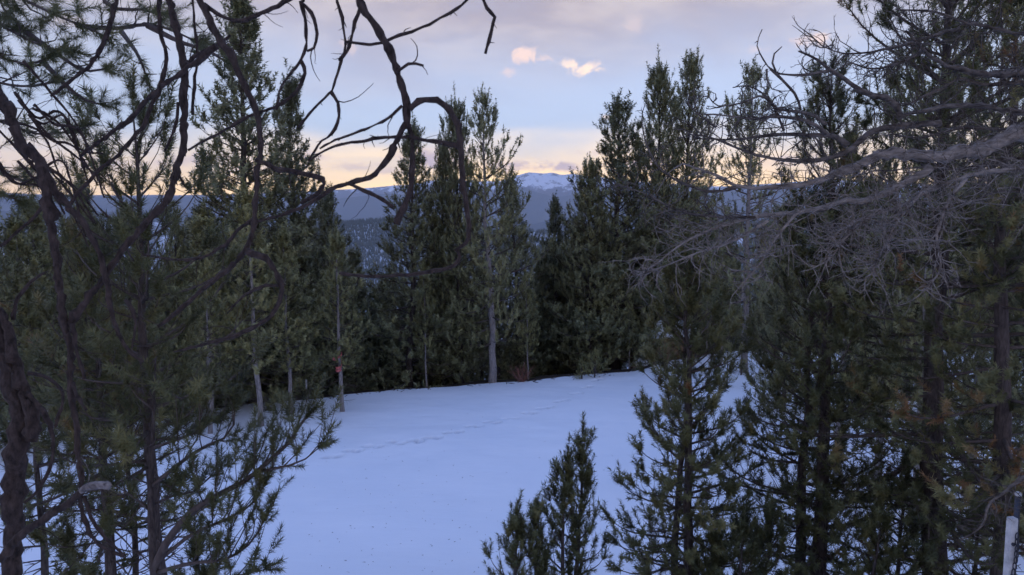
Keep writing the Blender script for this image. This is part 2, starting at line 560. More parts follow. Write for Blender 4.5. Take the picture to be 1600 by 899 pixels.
# the far wood on that hill: small conifers, nobody could count them: one mass
rng = np.random.default_rng(5)
mb = MB()
nl, nr = HX.shape[1], HX.shape[0]
cand = 60000
ii = rng.uniform(0, nr * 0.56, cand); jj = rng.uniform(nl * 0.28, nl * 0.72, cand)
i0 = ii.astype(int); j0 = np.clip(jj.astype(int), 0, nl - 2); fi = ii - i0; fj = jj - j0


def bil(Q): return (Q[i0, j0] * (1 - fj) + Q[i0, j0 + 1] * fj) * (1 - fi) + (Q[i0 + 1, j0] * (1 - fj) + Q[i0 + 1, j0 + 1] * fj) * fi


tx, ty, tz = bil(HX), bil(HY), bil(HZ)
keep = (fbm(tx / 170, ty / 130, 5, 77) > -0.30 + 0.25 * vnoise(tx / 260, ty / 260, 78)) & (tz > -330)
tx, ty, tz = tx[keep], ty[keep], tz[keep]
hh = rng.uniform(7, 15, len(tx)); ww = hh * rng.uniform(0.15, 0.22, len(tx)); ph = rng.uniform(0, 6.28, len(tx))
a = np.arange(4) * math.pi / 2
ring = np.stack([tx[:, None] + ww[:, None] * np.cos(a + ph[:, None]), ty[:, None] + ww[:, None] * np.sin(a + ph[:, None]), np.repeat(tz[:, None] + hh[:, None] * 0.1, 4, 1)], -1)
apex = np.stack([tx, ty, tz + hh], -1)[:, None, :]
V = np.concatenate([ring, apex], 1)
F = np.array([[0, 1, 4], [1, 2, 4], [2, 3, 4], [3, 0, 4]])[None] + (np.arange(len(tx)) * 5)[:, None, None]
mb.add(V, F, 0, np.repeat(rng.uniform(0.1, 0.6, len(tx)), 5))
M['far_needle'] = needles('far_conifers', [(0.0, (0.030, 0.040, 0.028)), (1.0, (0.07, 0.075, 0.045))], 0.0)
tag(link('forest', mb.mesh('forest', [M['far_needle']])), 'distant conifer wood on the snowy hill across the valley', 'forest', None, 'stuff')

# ------------------------------------------------------------------ growing pines
UP = np.array([0, 0, 1.0])


def unit(v):
    return v / (np.linalg.norm(v, axis=-1, keepdims=True) + 1e-9)


def spray(n, nl, w, length, seed, fwd=(25, 70)):
    """a shoot of needles along +Z: one slim triangle per needle"""
    r = np.random.default_rng(seed)
    z = np.sort(r.uniform(0, 1, n)) ** 0.9 * length
    a = r.uniform(0, 6.283, n)
    ang = np.radians(r.uniform(*fwd, n)) * (1 - 0.35 * smooth(0.88, 1.0, z / length))
    rad = np.stack([np.cos(a), np.sin(a), 0 * a], -1)
    d = rad * np.sin(ang)[:, None] + np.array([0, 0, 1]) * np.cos(ang)[:, None]
    side = unit(unit(np.cross(d, rad)) + 0.5 * unit(r.normal(size=(n, 3))))
    side = unit(side - d * (side * d).sum(1, keepdims=True))
    p = np.stack([0 * z, 0 * z, z], -1)
    l = nl * r.uniform(0.75, 1.15, n)[:, None]
    return np.stack([p - side * w / 2, p + side * w / 2, p + d * l], 1).reshape(-1, 3)


def place(mb, tmpl, pos, dirs, scale, tint, rng, matidx):
    """copies of needle shoots, baked into the crown"""
    pos = np.asarray(pos); B = len(pos)
    if B == 0: return
    z = unit(np.asarray(dirs)); ref = unit(rng.normal(size=(B, 3)))
    x = unit(np.cross(z, ref)); y = np.cross(z, x)
    which = rng.integers(0, len(tmpl), B)
    for k, T in enumerate(tmpl):
        s_ = np.where(which == k)[0]
        if len(s_) == 0: continue
        V = (x[s_, None, :] * T[None, :, 0:1] + y[s_, None, :] * T[None, :, 1:2] + z[s_, None, :] * T[None, :, 2:3]) * scale[s_, None, None] + pos[s_, None, :]
        n = T.shape[0]
        mb.add(V.reshape(-1, 3), np.arange(len(s_) * n).reshape(-1, 3), matidx, np.repeat(tint[s_], n))


def along(P, s):
    """points and tangents on a polyline at fractions s"""
    K = len(P); f = np.clip(np.asarray(s), 0, 1) * (K - 1); i = np.clip(f.astype(int), 0, K - 2); t = (f - i)[:, None]
    return P[i] * (1 - t) + P[i + 1] * t, unit(P[i + 1] - P[i])


class Par:
    def __init__(s, **k):
        s.lat_sp = 0.22; s.lat_k = 0.42; s.lat_min = 0.10; s.lat_max = 0.9; s.lat_up = 0.25; s.lat_curve = 0.35
        s.sh_sp = 0.16; s.sh_up = 0.45; s.sh_len = 1.0; s.s0 = 0.25; s.side = 0.7; s.main = 0.5; s.sides = 4
        s.__dict__.update(k)


class Grow:
    """branches -> side shoots -> needles, all into one mesh: wood is slot 0, needles slot 1"""

    def __init__(s, seed, tmpl, par):
        s.rng = np.random.default_rng(seed); s.t = tmpl; s.p = par; s.mb = MB()
        s.lp = []; s.ld = []; s.ll = []; s.sp = []; s.sd = []; s.ss = []; s.tint0 = []; s.lt = []

    def branch(s, P, r0, tint=None, s0=None, r1=None):
        p = s.p; rng = s.rng
        tint = rng.uniform(0.25, 0.65) if tint is None else tint
        Lb = np.linalg.norm(np.diff(P, axis=0), axis=1).sum()
        K = len(P)
        s.mb.tube(P, np.linspace(r0, (r0 * 0.25 if r1 is None else r1), K), p.sides, 0, rng.uniform())
        s0 = p.s0 if s0 is None else s0
        n = max(2, int(Lb * (1 - s0) / p.lat_sp))
        q = np.linspace(s0, 0.96, n) + rng.uniform(-0.5, 0.5, n) * (1 - s0) / n
        pos, tan = along(P, q)
        sd = unit(np.cross(tan, UP)) * np.where(np.arange(n) % 2 == 0, 1, -1)[:, None]
        vert = np.cross(sd, tan); roll = rng.normal(0, 0.55, n)[:, None]
        sd = sd * np.cos(roll) + np.abs(vert) * np.sin(roll) * 0.7
        ang = np.radians(rng.uniform(35, 65, n))[:, None]
        ld = unit(tan * np.cos(ang) + sd * np.sin(ang) + UP * p.lat_up * rng.uniform(0.3, 1.6, n)[:, None])
        ll = np.clip(p.lat_k * (1 - q) * Lb + p.lat_min, 0.05, p.lat_max) * rng.uniform(0.6, 1.25, n)
        s.lp.append(pos); s.ld.append(ld); s.ll.append(ll); s.lt.append(np.full(n, tint))
        nm = max(1, int(Lb * (1 - p.main) / p.sh_sp))   # needles along the bough's own outer end
        q = np.linspace(p.main, 0.97, nm); pm, tm = along(P, q)
        s.sp.append(pm); s.sd.append(unit(tm + rng.normal(0, 0.1, tm.shape))); s.ss.append(rng.uniform(0.85, 1.1, nm)); s.tint0.append(np.full(nm, tint))
        # leader shoot and a whorl round it
        k = 4
        e = P[-1]; tv = unit(P[-1] - P[-2])
        d = unit(tv[None] * 1.0 + unit(rng.normal(size=(k, 3))) * np.array([0.1, 0.75, 0.75, 0.75])[:, None] + UP * p.sh_up * 0.7)
        s.sp.append(np.repeat(e[None], k, 0)); s.sd.append(d); s.ss.append(np.array([1.1, 0.8, 0.8, 0.8]) * rng.uniform(0.8, 1.2, k)); s.tint0.append(np.full(k, tint))

    def finish(s):
        rng = s.rng; p = s.p
        if s.lp:
            lp = np.concatenate(s.lp); ld = np.concatenate(s.ld); ll = np.concatenate(s.ll); lt = np.concatenate(s.lt)
            tt = np.array([0, 0.35, 0.7, 1.0])
            cur = rng.uniform(0.4, 1.4, len(lp))[:, None, None] * p.lat_curve
            wob = rng.normal(0, 0.06, (len(lp), 4, 3)) * tt[None, :, None]
            LP = lp[:, None] + ll[:, None, None] * (ld[:, None] * tt[None, :, None] + UP * (tt ** 2)[None, :, None] * cur + wob)
            for i in range(len(lp)):
                r_ = 0.004 + 0.008 * min(1.0, ll[i])
                s.mb.tube(LP[i], (r_, r_ * .8, r_ * .6, r_ * .4), 3, 0, 0.4)
            def pick(q, ok):
                f = q * 3; i = np.clip(f.astype(int), 0, 2); t_ = (f - i)[:, None]
                Q = LP[ok]; idx = np.arange(len(Q))
                return Q[idx, i] * (1 - t_) + Q[idx, i + 1] * t_, unit(Q[idx, i + 1] - Q[idx, i])

            nmax = int(np.ceil(ll.max() / p.sh_sp)) + 1
            for k in range(nmax):                 # needles clothe the outer part of each side shoot
                q = 1.0 - (k + 0.9 * (k > 0)) * p.sh_sp * 0.9 / np.maximum(ll, 1e-3)
                ok = (q > 0.18) | (k == 0)
                pos, tan = pick(np.clip(q[ok], 0.1, 1), ok)
                d = unit(tan + UP * (p.sh_up * 0.6 if k == 0 else 0.08) + rng.normal(0, 0.10, tan.shape)); sz = rng.uniform(0.85, 1.15, len(pos))
                s.sp.append(pos); s.sd.append(d); s.ss.append(sz); s.tint0.append(lt[ok])
            for k in range(nmax):                 # stubby side tufts
                q = rng.uniform(0.25, 0.98, len(ll))
                ok = rng.uniform(size=len(ll)) < np.clip((ll / p.sh_sp - k) * p.side, 0, 1)
                if not ok.any(): continue
                pos, tan = pick(q[ok], ok)
                d = unit(tan * 0.55 + unit(rng.normal(size=tan.shape)) * 0.7 + UP * p.sh_up); sz = rng.uniform(0.55, 0.95, len(pos))
                s.sp.append(pos); s.sd.append(d); s.ss.append(sz); s.tint0.append(lt[ok])
        if s.sp:
            pos = np.concatenate(s.sp); d = np.concatenate(s.sd); sz = np.concatenate(s.ss) * p.sh_len
            tint = np.clip(np.concatenate(s.tint0) + rng.normal(0, 0.13, len(pos)), 0, 1)
            place(s.mb, s.t, pos, d, sz, tint, rng, 1)
        return s.mb


def bpath(p0, az, e0, Lb, rng, sag=0.25, up=0.5, K=7, wob=0.08):
    """a bough: leaves the stem at elevation e0, sags, then turns up at its tip"""
    pts = [np.array(p0, float)]; a = az
    for k in range(K - 1):
        q = (k + 0.5) / (K - 1)
        e = e0 - sag * math.sin(q * math.pi) + up * q * q
        a += rng.normal(0, wob)
        pts.append(pts[-1] + Lb / (K - 1) * np.array([math.cos(a) * math.cos(e), math.sin(a) * math.cos(e), math.sin(e)]))
    return np.array(pts)


def stem(h, r0, rng, lean=(0, 0), K=14, wob=0.01):
    z = np.linspace(0, 1, K)
    x = lean[0] * h * z + np.cumsum(rng.normal(0, wob * h / K, K)) * 1.0
    y = lean[1] * h * z + np.cumsum(rng.normal(0, wob * h / K, K)) * 1.0
    x -= x[0]; y -= y[0]
    P = np.stack([x, y, z * h], -1)
    rad = r0 * (1 - z) ** 0.8 * 1.0 + 0.006
    rad[0] *= 1.25
    return P, rad


def pine(seed, h, r0, Rm, tmpl, par, base=0.1, shape=0.8, belly=0.12, whorl=0.34, per=5, e_top=60, e_bot=0, sag=0.2, up=0.6, lean=(0, 0),
         gaps=0.1, dead=0, dead_len=0.6, jit=0.25, sides=8, tip=1.0, barkdark='bark', needle='needle', tints=(0.2, 0.6), lopside=0.0):
    """returns (trunk mesh, crown mesh)"""
    rng = np.random.default_rng(seed)
    P, rad = stem(h, r0, rng, lean, 16, 0.05)
    tb = MB(); tb.tube(P, rad, sides, 0, 0.5)
    g = Grow(seed + 1, tmpl, par)
    z = base * h
    ph = rng.uniform(0, 6.28)
    while z < h * 0.985:
        u = (z - base * h) / (h * (1 - base))
        prof = (1 - u) ** shape * (belly + (1 - belly) * float(smooth(-0.05, 0.22, u)))
        n = max(3, int(round(per * (0.75 + 0.5 * rng.uniform()) * (1 - 0.35 * u))))
        ph += 2.4
        for k in range(n):
            if rng.uniform() < gaps * (1 - u * 0.7): continue
            a = ph + k * 6.283 / n + rng.normal(0, 0.25)
            Lb = max(0.12 * tip, Rm * prof * rng.uniform(1 - jit * 1.6, 1 + jit)) * (1 + lopside * math.cos(a))
            zz = z + rng.uniform(-0.5, 0.5) * whorl * 0.7
            s_ = np.clip(zz / h, 0, 1) * 15; i = int(min(s_, 14)); f = s_ - i
            p0 = P[i] * (1 - f) + P[i + 1] * f
            e = math.radians(e_bot + (e_top - e_bot) * u ** 1.2 + rng.normal(0, 8))
            B = bpath(p0, a, e, Lb, rng, sag * (1 - u), up * (1 - 0.4 * u))
            rr = min(0.55 * np.interp(zz, P[:, 2], rad), 0.006 + 0.014 * Lb)
            g.branch(B, rr, rng.uniform(*tints))
        z += whorl * (0.75 + 0.5 * rng.uniform()) * (1 - 0.45 * u)
    g.branch(np.array([P[-3], P[-2], P[-1], P[-1] + np.array([0, 0, 0.12 * tip])]), rad[-3] * 0.6, rng.uniform(*tints), 0.3)
    for k in range(dead):                       # bare lower twigs
        zz = rng.uniform(0.06, max(0.1, base) + 0.18) * h
        i = np.clip(zz / h, 0, 1) * 15; j = int(i)
        p0 = P[j] + (P[j + 1] - P[j]) * (i - j)
        B = bpath(p0, rng.uniform(0, 6.28), rng.normal(-0.05, 0.2), dead_len * rng.uniform(0.4, 1.3), rng, 0.15, 0.2, 6, 0.15)
        g.mb.tube(B, np.linspace(0.011, 0.003, 6), 3, 0, 0.8)
        for _ in range(3):
            q, tq = along(B, np.array([rng.uniform(0.3, 0.9)]))
            d = unit(tq[0] + rng.normal(0, 0.6, 3)); g.mb.tube(q[0] + d[None] * np.linspace(0, 0.25 * dead_len, 3)[:, None], (0.005, 0.004, 0.002), 3, 0, 0.8)
    cm = g.finish()
    return tb.mesh('trunk', [M[barkdark]]), cm.mesh('crown', [M['twig'], M[needle]])


# needle shoots by distance: far ones are fewer and broader
SH_FAR = [spray(25, 0.088, 0.032, 0.24, i, (48, 86)) for i in (1, 2, 3)]
SH_MID = [spray(40, 0.070, 0.0120, 0.22, i, (35, 75)) for i in (4, 5, 6)]
SH_NEAR = [spray(64, 0.050, 0.0090, 0.155, i, (46, 85)) for i in (7, 8, 9)]
SH_LEFT = [spray(92, 0.052, 0.0058, 0.155, i, (40, 82)) for i in (13, 14, 15)]
SH_CLOSE = [spray(110, 0.060, 0.0028, 0.12, i, (30, 82)) for i in (10, 11, 12)]

# ------------------------------------------------------------------ kinds of mid-distance pine, shared by many trees
PF = Par(lat_sp=0.235, lat_k=0.45, lat_min=0.20, lat_max=0.85, sh_sp=0.28, sh_len=1.38, lat_curve=0.5, s0=0.2, side=0.9, sh_up=0.6)
KIND = {}


def kind(name, *a, **k):
    h = a[1]
    KIND[name] = (h, *pine(*a, **k))


for i in range(3):
    kind('spire%d' % i, 100 + i, 11.0, 0.15, 2.1, SH_FAR, PF, base=0.04, shape=0.66, belly=0.75, whorl=0.34, per=6, e_top=55, e_bot=-8, sag=0.25, up=0.55, gaps=0.05, jit=0.22, tints=(0.1, 0.42))
for i in range(3):
    kind('dense%d' % i, 120 + i, 11.0, 0.17, 2.7, SH_FAR, PF, base=0.05, shape=0.54, belly=0.7, whorl=0.36, per=6, e_top=62, e_bot=0, sag=0.2, up=0.7, gaps=0.08, jit=0.3, tints=(0.15, 0.5))
for i in range(2):
    kind('open%d' % i, 140 + i, 11.0, 0.17, 2.5, SH_FAR, PF, base=0.16, shape=0.55, belly=0.55, whorl=0.46, per=5, e_top=50, e_bot=-4, sag=0.2, up=0.85, gaps=0.16, jit=0.38, dead=26, dead_len=1.1, tints=(0.25, 0.6), barkdark='bark_pale', lopside=0.15)
for i in range(3):
    kind('light%d' % i, 160 + i, 7.5, 0.095, 1.45, SH_FAR, Par(lat_sp=0.17, lat_k=0.42, lat_min=0.14, lat_max=0.6, sh_sp=0.23, sh_len=1.15, lat_curve=0.5, side=0.8, sh_up=0.6), base=0.28, shape=0.62, belly=0.5, whorl=0.33, per=5,
         e_top=58, e_bot=2, sag=0.15, up=0.6, gaps=0.15, jit=0.3, dead=30, dead_len=0.8, needle='needle_light', barkdark='bark_pale', tints=(0.2, 0.7))


def stand(name, k, px, top_py, depth, label, group=None, rz=None, wide=1.0, base_px=None):
    """one tree of a kind: its own trunk and crown, top at the given pixel"""
    h0, tm, cm = KIND[k]
    top = at(px, top_py, depth)
    gz = float(ground0(top[0], depth)) - 0.12
    h = top[2] - gz
    s_ = h / h0
    t = thing(name, label, 'tree', (top[0], depth, gz), rng0.uniform(0, 6.28) if rz is None else rz, group)
    t.scale = (s_ * wide, s_ * wide, s_)
    if base_px is not None:
        t.rotation_euler[1] = math.atan2((px - base_px) / FPX * depth, h)
        t.rotation_euler[2] = 0; t.location[0] = top[0] - (px - base_px) / FPX * depth
    else:
        t.rotation_euler[0] = rng0.normal(0, 0.018); t.rotation_euler[1] = rng0.normal(0, 0.018)
    link('trunk', tm, t); link('crown', cm, t)
    return t


rng0 = np.random.default_rng(77)
EDGE = 'pines along the far edge of the clearing'
T = stand
T('spruce_tree', 'spire0', 378, 14, 29.5, 'very tall narrow dark spire-topped conifer rising behind the small olive pines', EDGE, wide=1.0)
T('spruce_tree', 'spire1', 452, 140, 32, 'dark pointed conifer standing beside the very tall spire-topped one, one size shorter', EDGE, wide=0.95)
T('spruce_tree', 'spire2', 516, 305, 35, 'short dark conifer tip poking up behind the tree with the red ribbon', EDGE, wide=1.1)
T('pine_tree', 'light0', 529, 372, 27.6, 'slim pale-trunked pine marked with red ribbon at the snow edge', EDGE, rz=0.6)
T('pine_tree', 'spire0', 634, 205, 33, 'tall dark conifer with a leaning thin trunk, framing the valley view', EDGE, rz=2.1, wide=1.02)
T('pine_tree', 'dense0', 718, 178, 34, 'tall full pine directly behind the pale-trunked open-topped pine', EDGE, wide=0.72)
T('pine_tree', 'dense1', 690, 238, 35, 'slender pine tucked against the tall full pine, slightly shorter', EDGE, wide=0.7)
T('pine_tree', 'open0', 757, 166, 32.6, 'open-topped pine with upswept boughs and pale bare lower trunk beside the red shrub', EDGE, rz=0.35, base_px=768, wide=0.85)
T('spruce_tree', 'spire1', 813, 287, 37, 'neat dark cone-shaped conifer standing against the snowy peak', EDGE, wide=1.1)
T('spruce_tree', 'spire2', 872, 320, 39, 'small dark spire conifer seen below the blue ridge dip', EDGE, wide=0.9)
T('pine_tree', 'dense2', 968, 172, 37.5, 'broad bushy pine whose top overlaps the end of the snowy ridge', EDGE, wide=1.15)
T('pine_tree', 'dense0', 1038, 122, 39, 'tall pine, one of a close pair of tops, with the shorter tip', EDGE, rz=4.0, wide=0.8)
T('pine_tree', 'dense1', 1066, 108, 40, 'tall pine, one of a close pair of tops, with the higher tip', EDGE, rz=1.0, wide=0.75)
T('pine_tree', 'dense2', 925, 265, 36.5, 'rounded pine leaning against the flank of the broad bushy pine', EDGE, rz=2.6, wide=0.95)
T('pine_tree', 'open1', 1176, 124, 33, 'dark-topped pine seen through the bare grey dead limbs', EDGE, rz=2.2, wide=0.8)
T('pine_tree', 'light1', 376, 312, 25.5, 'olive-green pine with a pale trunk rising in front of the tallest spire', EDGE, rz=1.4, base_px=396)
T('pine_tree', 'light2', 447, 372, 27.2, 'slim olive pine with bare grey pole trunk next to the leafless shrub', EDGE, rz=3.0)
T('pine_tree', 'light0', 318, 420, 24.6, 'thin young pine with a bent stem at the shaded clearing corner', EDGE, rz=5.0)
T('pine_tree', 'light1', 665, 420, 32.2, 'thin grey pole pine between the leaning conifer and the pale-trunked pine', EDGE, rz=4.4, wide=0.7)
T('pine_tree', 'light2', 826, 430, 34.0, 'thin pole pine growing out of the shade behind the red shrub', EDGE, rz=0.4, wide=0.7)
T('pine_tree', 'light1', 985, 455, 36.0, 'small grey-green pine with thin pale stem beside the snow rise', EDGE, rz=2.4, wide=0.7)
T('pine_tree', 'light0', 1107, 430, 36.8, 'thin bare-stemmed pine behind the twin-stemmed pine at the snow rise', EDGE, rz=1.9, wide=0.8)
T('pine_tree', 'light2', 1132, 395, 35.5, 'yellow-green young pine standing beside the reddish boulder on the snow rise', EDGE, rz=0.8, wide=0.9)
LEFT = 'pines in the shaded wood beside the clearing'
T('pine_tree', 'light1', 20, 355, 23.5, 'yellow-green pine in the shaded wood, tip under the low mountain skyline', LEFT, wide=1.2)
T('pine_tree', 'light2', 62, 330, 24.5, 'pale olive pine, taller of two beside the dark dead stem', LEFT, wide=1.2)
T('pine_tree', 'dense1', 125, 300, 26, 'dense green pine behind the tangle of dead limbs', LEFT, wide=0.8)
T('pine_tree', 'dense2', 268, 345, 26.5, 'bushy pine behind the close double trunk, filling the wood gap', LEFT, rz=2.0, wide=0.7)
T('pine_tree', 'light0', 318, 345, 26.5, 'lighter bushy young pine in the wood below the hazy ridge', LEFT, rz=3.7, wide=1.2)
T('pine_tree', 'dense0', 190, 330, 27.5, 'dark pine deep in the shaded wood behind the crown of the leading pine', LEFT, wide=0.9)
T('pine_tree', 'dense0', -40, 300, 22, 'dark full pine at the outermost side of the shaded wood', LEFT, wide=0.9)
RIGHT = 'pines in the deep shade beneath the dead limbs'
T('pine_tree', 'dense1', 1235, 330, 27, 'shaded pine standing between the dead limbs and the snow rise', RIGHT, wide=0.75)
T('pine_tree', 'open1', 1330, 250, 20, 'dark wide pine behind the double-stemmed dense pine', RIGHT, wide=0.8)
T('pine_tree', 'open0', 1400, 140, 17.5, 'tall dark pine behind the pale dead tree, its trunk hidden', RIGHT, wide=0.62)
T('pine_tree', 'open1', 1470, -10, 16, 'tallest shaded pine, its tip above the dead tree limbs', RIGHT, rz=1.1, wide=0.7)
T('pine_tree', 'open0', 1560, -60, 18, 'tall shaded pine next to the thick-trunked one, beyond the white post', RIGHT, wide=0.6)
T('pine_tree', 'dense0', 1660, 60, 15, 'full dark pine at the outermost side of the deep shade', RIGHT, wide=0.7)

# the deep wall of trees behind: alike, told apart by place only
GX_ = [-400, 0, 260, 300, 330, 420, 500, 540, 600, 640, 690, 760, 800, 840, 880, 915, 960, 1060, 1150, 1300, 1600, 2000]
GY_ = [300, 330, 350, 335, 310, 330, 345, 450, 455, 420, 395, 380, 425, 440, 425, 370, 320, 290, 330, 300, 290, 280]
ks = ['spire0', 'dense0', 'spire1', 'dense1', 'dense2', 'spire2']


def WALL(px, tp, dep, wide):
    k = ks[rng0.integers(0, 6)]
    sp_ = k.startswith('spire')
    return T('spruce_tree' if sp_ else 'pine_tree', k, px, tp, dep, 'narrow dark conifer within the dense forest wall behind the edge trees' if sp_ else 'broad full pine within the dense forest wall behind the edge trees',
             'narrow conifers of the dense forest wall' if sp_ else 'broad pines of the dense forest wall', wide=wide)


for row, (dd, n) in enumerate(((2.6, 26), (5.5, 24), (9.5, 20))):
    for i in range(n):
        px = -150 + (i + rng0.uniform(0.15, 0.85)) * 1900 / n
        if px < 230 and row == 0: continue
        xw = (px - 800) / FPX * 36
        dep = float(edge(xw)) + dd + rng0.uniform(-0.8, 0.8)
        tp = float(np.interp(px, GX_, GY_)) + rng0.uniform(4, 70)
        WALL(px, tp, dep, wide=rng0.uniform(0.85, 1.15))
for i in range(10):           # the same wood, wrapping the sides of the clearing
    side_ = -1 if i < 6 else 1
    px = (rng0.uniform(-60, 300) if side_ < 0 else rng0.uniform(1250, 1640))
    WALL(px, rng0.uniform(340, 430), rng0.uniform(26, 32) if side_ < 0 else rng0.uniform(24, 33), wide=rng0.uniform(0.7, 0.95))
for px, tp, dep in ((556, 440, 36), (578, 452, 37.5), (600, 446, 36.5), (612, 430, 39), (672, 425, 38), (840, 405, 39), (856, 398, 41), (888, 385, 40), (900, 350, 39.5), (545, 400, 38), (660, 470, 36)):
    WALL(px, tp, dep, wide=rng0.uniform(1.2, 1.5))

# ------------------------------------------------------------------ pines close by, each its own mesh
PN = Par(lat_sp=0.165, lat_k=0.40, lat_min=0.10, lat_max=0.55, sh_sp=0.20, sh_len=1.42, side=0.5, main=0.2, lat_curve=0.45, s0=0.18, sides=5, lat_up=0.3)


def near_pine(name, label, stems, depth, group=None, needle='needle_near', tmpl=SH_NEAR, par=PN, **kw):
    """stems: (pixel x at the foot, pixel x and y of the tip, trunk width in pixels)"""
    roots = None
    for k, (bx, tx_, ty_, wpx, dd, seed, over) in enumerate(stems):
        top = at(tx_, ty_, depth + dd)
        x0 = (bx - 800) / FPX * (depth + dd)
        gz = float(ground0(x0, depth + dd)) - 0.1
        h = top[2] - gz - 0.33
        if roots is None:
            roots = thing(name, label, 'tree', (x0, depth + dd, gz), 0, group); ox, oy, oz = x0, depth + dd, gz
        kk = dict(kw); kk.update(over)
        tm, cm = pine(seed, h, wpx / 2 / FPX * depth * 1.0, kk.pop('Rm'), tmpl, par, lean=((top[0] - x0) / h, 0), needle=needle, **kk)
        a = link('trunk', tm, roots); b_ = link('crown', cm, roots)
        a.location = b_.location = (x0 - ox, depth + dd - oy, gz - oz)
    return roots


PL = Par(**{**PN.__dict__, 'lat_sp': 0.23, 'sh_len': 1.5, 'sh_sp': 0.22})
NEARG = 'young pines in front of the clearing'
near_pine('pine_tree', 'twin-stemmed open pine standing alone in front of the snow, dark trunks showing',
          [(1096, 1096, 348, 17, 0.0, 301, dict(Rm=1.05)), (1070, 1072, 408, 13, 0.25, 302, dict(Rm=1.0))], 9.5,
          base=0.10, shape=0.5, belly=0.7, whorl=0.29, per=5, e_top=50, e_bot=-6, sag=0.15, up=0.62, gaps=0.16, jit=0.32, dead=16, dead_len=0.6, tints=(0.25, 0.7))
near_pine('pine_tree', 'dense tall pine with two close trunks below the dead limbs',
          [(1297, 1298, 88, 26, 0.0, 311, dict(Rm=1.25)), (1270, 1262, 300, 20, 0.3, 312, dict(Rm=1.15))], 9.8,
          base=0.10, shape=0.42, belly=0.75, whorl=0.31, per=5, e_top=55, e_bot=0, sag=0.2, up=0.7, gaps=0.12, jit=0.3, dead=26, dead_len=0.8, tints=(0.15, 0.6))
near_pine('pine_tree', 'thick-trunked old pine with drooping dark boughs near the white post',
          [(1492, 1490, -160, 42, 0.0, 321, dict(Rm=1.8))], 9.0,
          base=0.14, shape=0.35, belly=0.8, whorl=0.38, per=6, e_top=45, e_bot=-14, sag=0.25, up=0.6, gaps=0.08, jit=0.35, dead=60, dead_len=1.2, tints=(0.1, 0.7))
near_pine('pine_tree', 'dark pine trunk and boughs right behind the white post',
          [(1592, 1590, -60, 34, 0.0, 331, dict(Rm=1.4))], 8.2,
          base=0.18, shape=0.35, belly=0.8, whorl=0.40, per=5, e_top=45, e_bot=-10, sag=0.25, up=0.6, gaps=0.2, jit=0.35, dead=50, dead_len=1.0, tints=(0.2, 0.95))
SAP = Par(lat_sp=0.17, lat_k=0.36, lat_min=0.06, lat_max=0.4, sh_sp=0.18, sh_len=1.2, side=0.45, main=0.25, lat_curve=0.6, s0=0.25, sides=5, lat_up=0.5)
sap = dict(par=SAP, base=0.10, shape=0.75, belly=0.8, whorl=0.24, per=4, e_top=62, e_bot=25, sag=0.1, up=0.7, gaps=0.15, jit=0.3, tints=(0.1, 0.55))
near_pine('pine_sapling', 'slender dark sapling, tallest of the small clump rising from the open snow', [(903, 906, 656, 8, 0, 341, dict(Rm=0.52))], 9.3, NEARG, **sap)
near_pine('pine_sapling', 'thin sapling close beside the tallest of the small clump, a little shorter', [(880, 879, 694, 7, 0, 342, dict(Rm=0.55))], 9.1, NEARG, **sap)
near_pine('pine_sapling', 'stubby sapling at the outer end of the small clump, over open snow', [(808, 803, 778, 7, 0, 343, dict(Rm=0.55))], 8.8, NEARG, **sap)
near_pine('pine_sapling', 'bushy sapling between the thin and the stubby ones of the clump', [(842, 838, 775, 7, 0, 344, dict(Rm=0.5))], 9.0, NEARG, **sap)
for i, (a, b_, c_, s_, lab) in enumerate(((1163, 1163, 782, 0.55, 'small sapling between the twin-stemmed pine and the two-trunked dense pine'),
                                         (1208, 1208, 772, 0.6, 'sapling growing at the foot of the two-trunked dense pine'),
                                         (1120, 1122, 800, 0.5, 'short sapling at the foot of the twin-stemmed open pine'),
                                         (1375, 1377, 775, 0.6, 'sapling with bristly tip between the two-trunked and thick-trunked pines'),
                                         (1425, 1422, 690, 0.7, 'taller sapling leaning beside the thick pine trunk'),
                                         (1545, 1541, 720, 0.55, 'shaded sapling just before the white post'))):
    near_pine('pine_sapling', lab, [(a, b_, c_, 8, 0, 350 + i, dict(Rm=s_))], 8.6 + 0.3 * (i % 3), NEARG, **sap)

# the shaded group of trunks on the other side
near_pine('pine_tree', 'leading pine of the shaded group, rough scaly trunk and tufted pointed top', [(226, 204, 118, 25, 0, 361, dict(Rm=0.98))], 6.6, tmpl=SH_LEFT, par=PL,
          base=0.44, shape=0.45, belly=0.7, whorl=0.30, per=5, e_top=55, e_bot=0, sag=0.15, up=0.7, gaps=0.15, jit=0.3, dead=30, dead_len=0.6, tints=(0.2, 0.65))
near_pine('pine_tree', 'slimmer dark pine trunk just beside the scaly one in the shaded group', [(153, 140, 330, 20, 0, 371, dict(Rm=0.95))], 7.4, tmpl=SH_LEFT, par=PL,
          base=0.36, shape=0.45, belly=0.8, whorl=0.30, per=5, e_top=50, e_bot=0, sag=0.15, up=0.7, gaps=0.15, jit=0.3, dead=30, dead_len=0.7, tints=(0.1, 0.65))
near_pine('pine_tree', 'thin straight pole pine between the two darker trunks of the group', [(188, 184, 470, 11, 0, 381, dict(Rm=0.7))], 8.0,
          base=0.35, shape=0.5, belly=0.8, whorl=0.30, per=5, e_top=50, e_bot=5, sag=0.15, up=0.7, gaps=0.12, jit=0.3, dead=14, dead_len=0.6, tints=(0.1, 0.75))
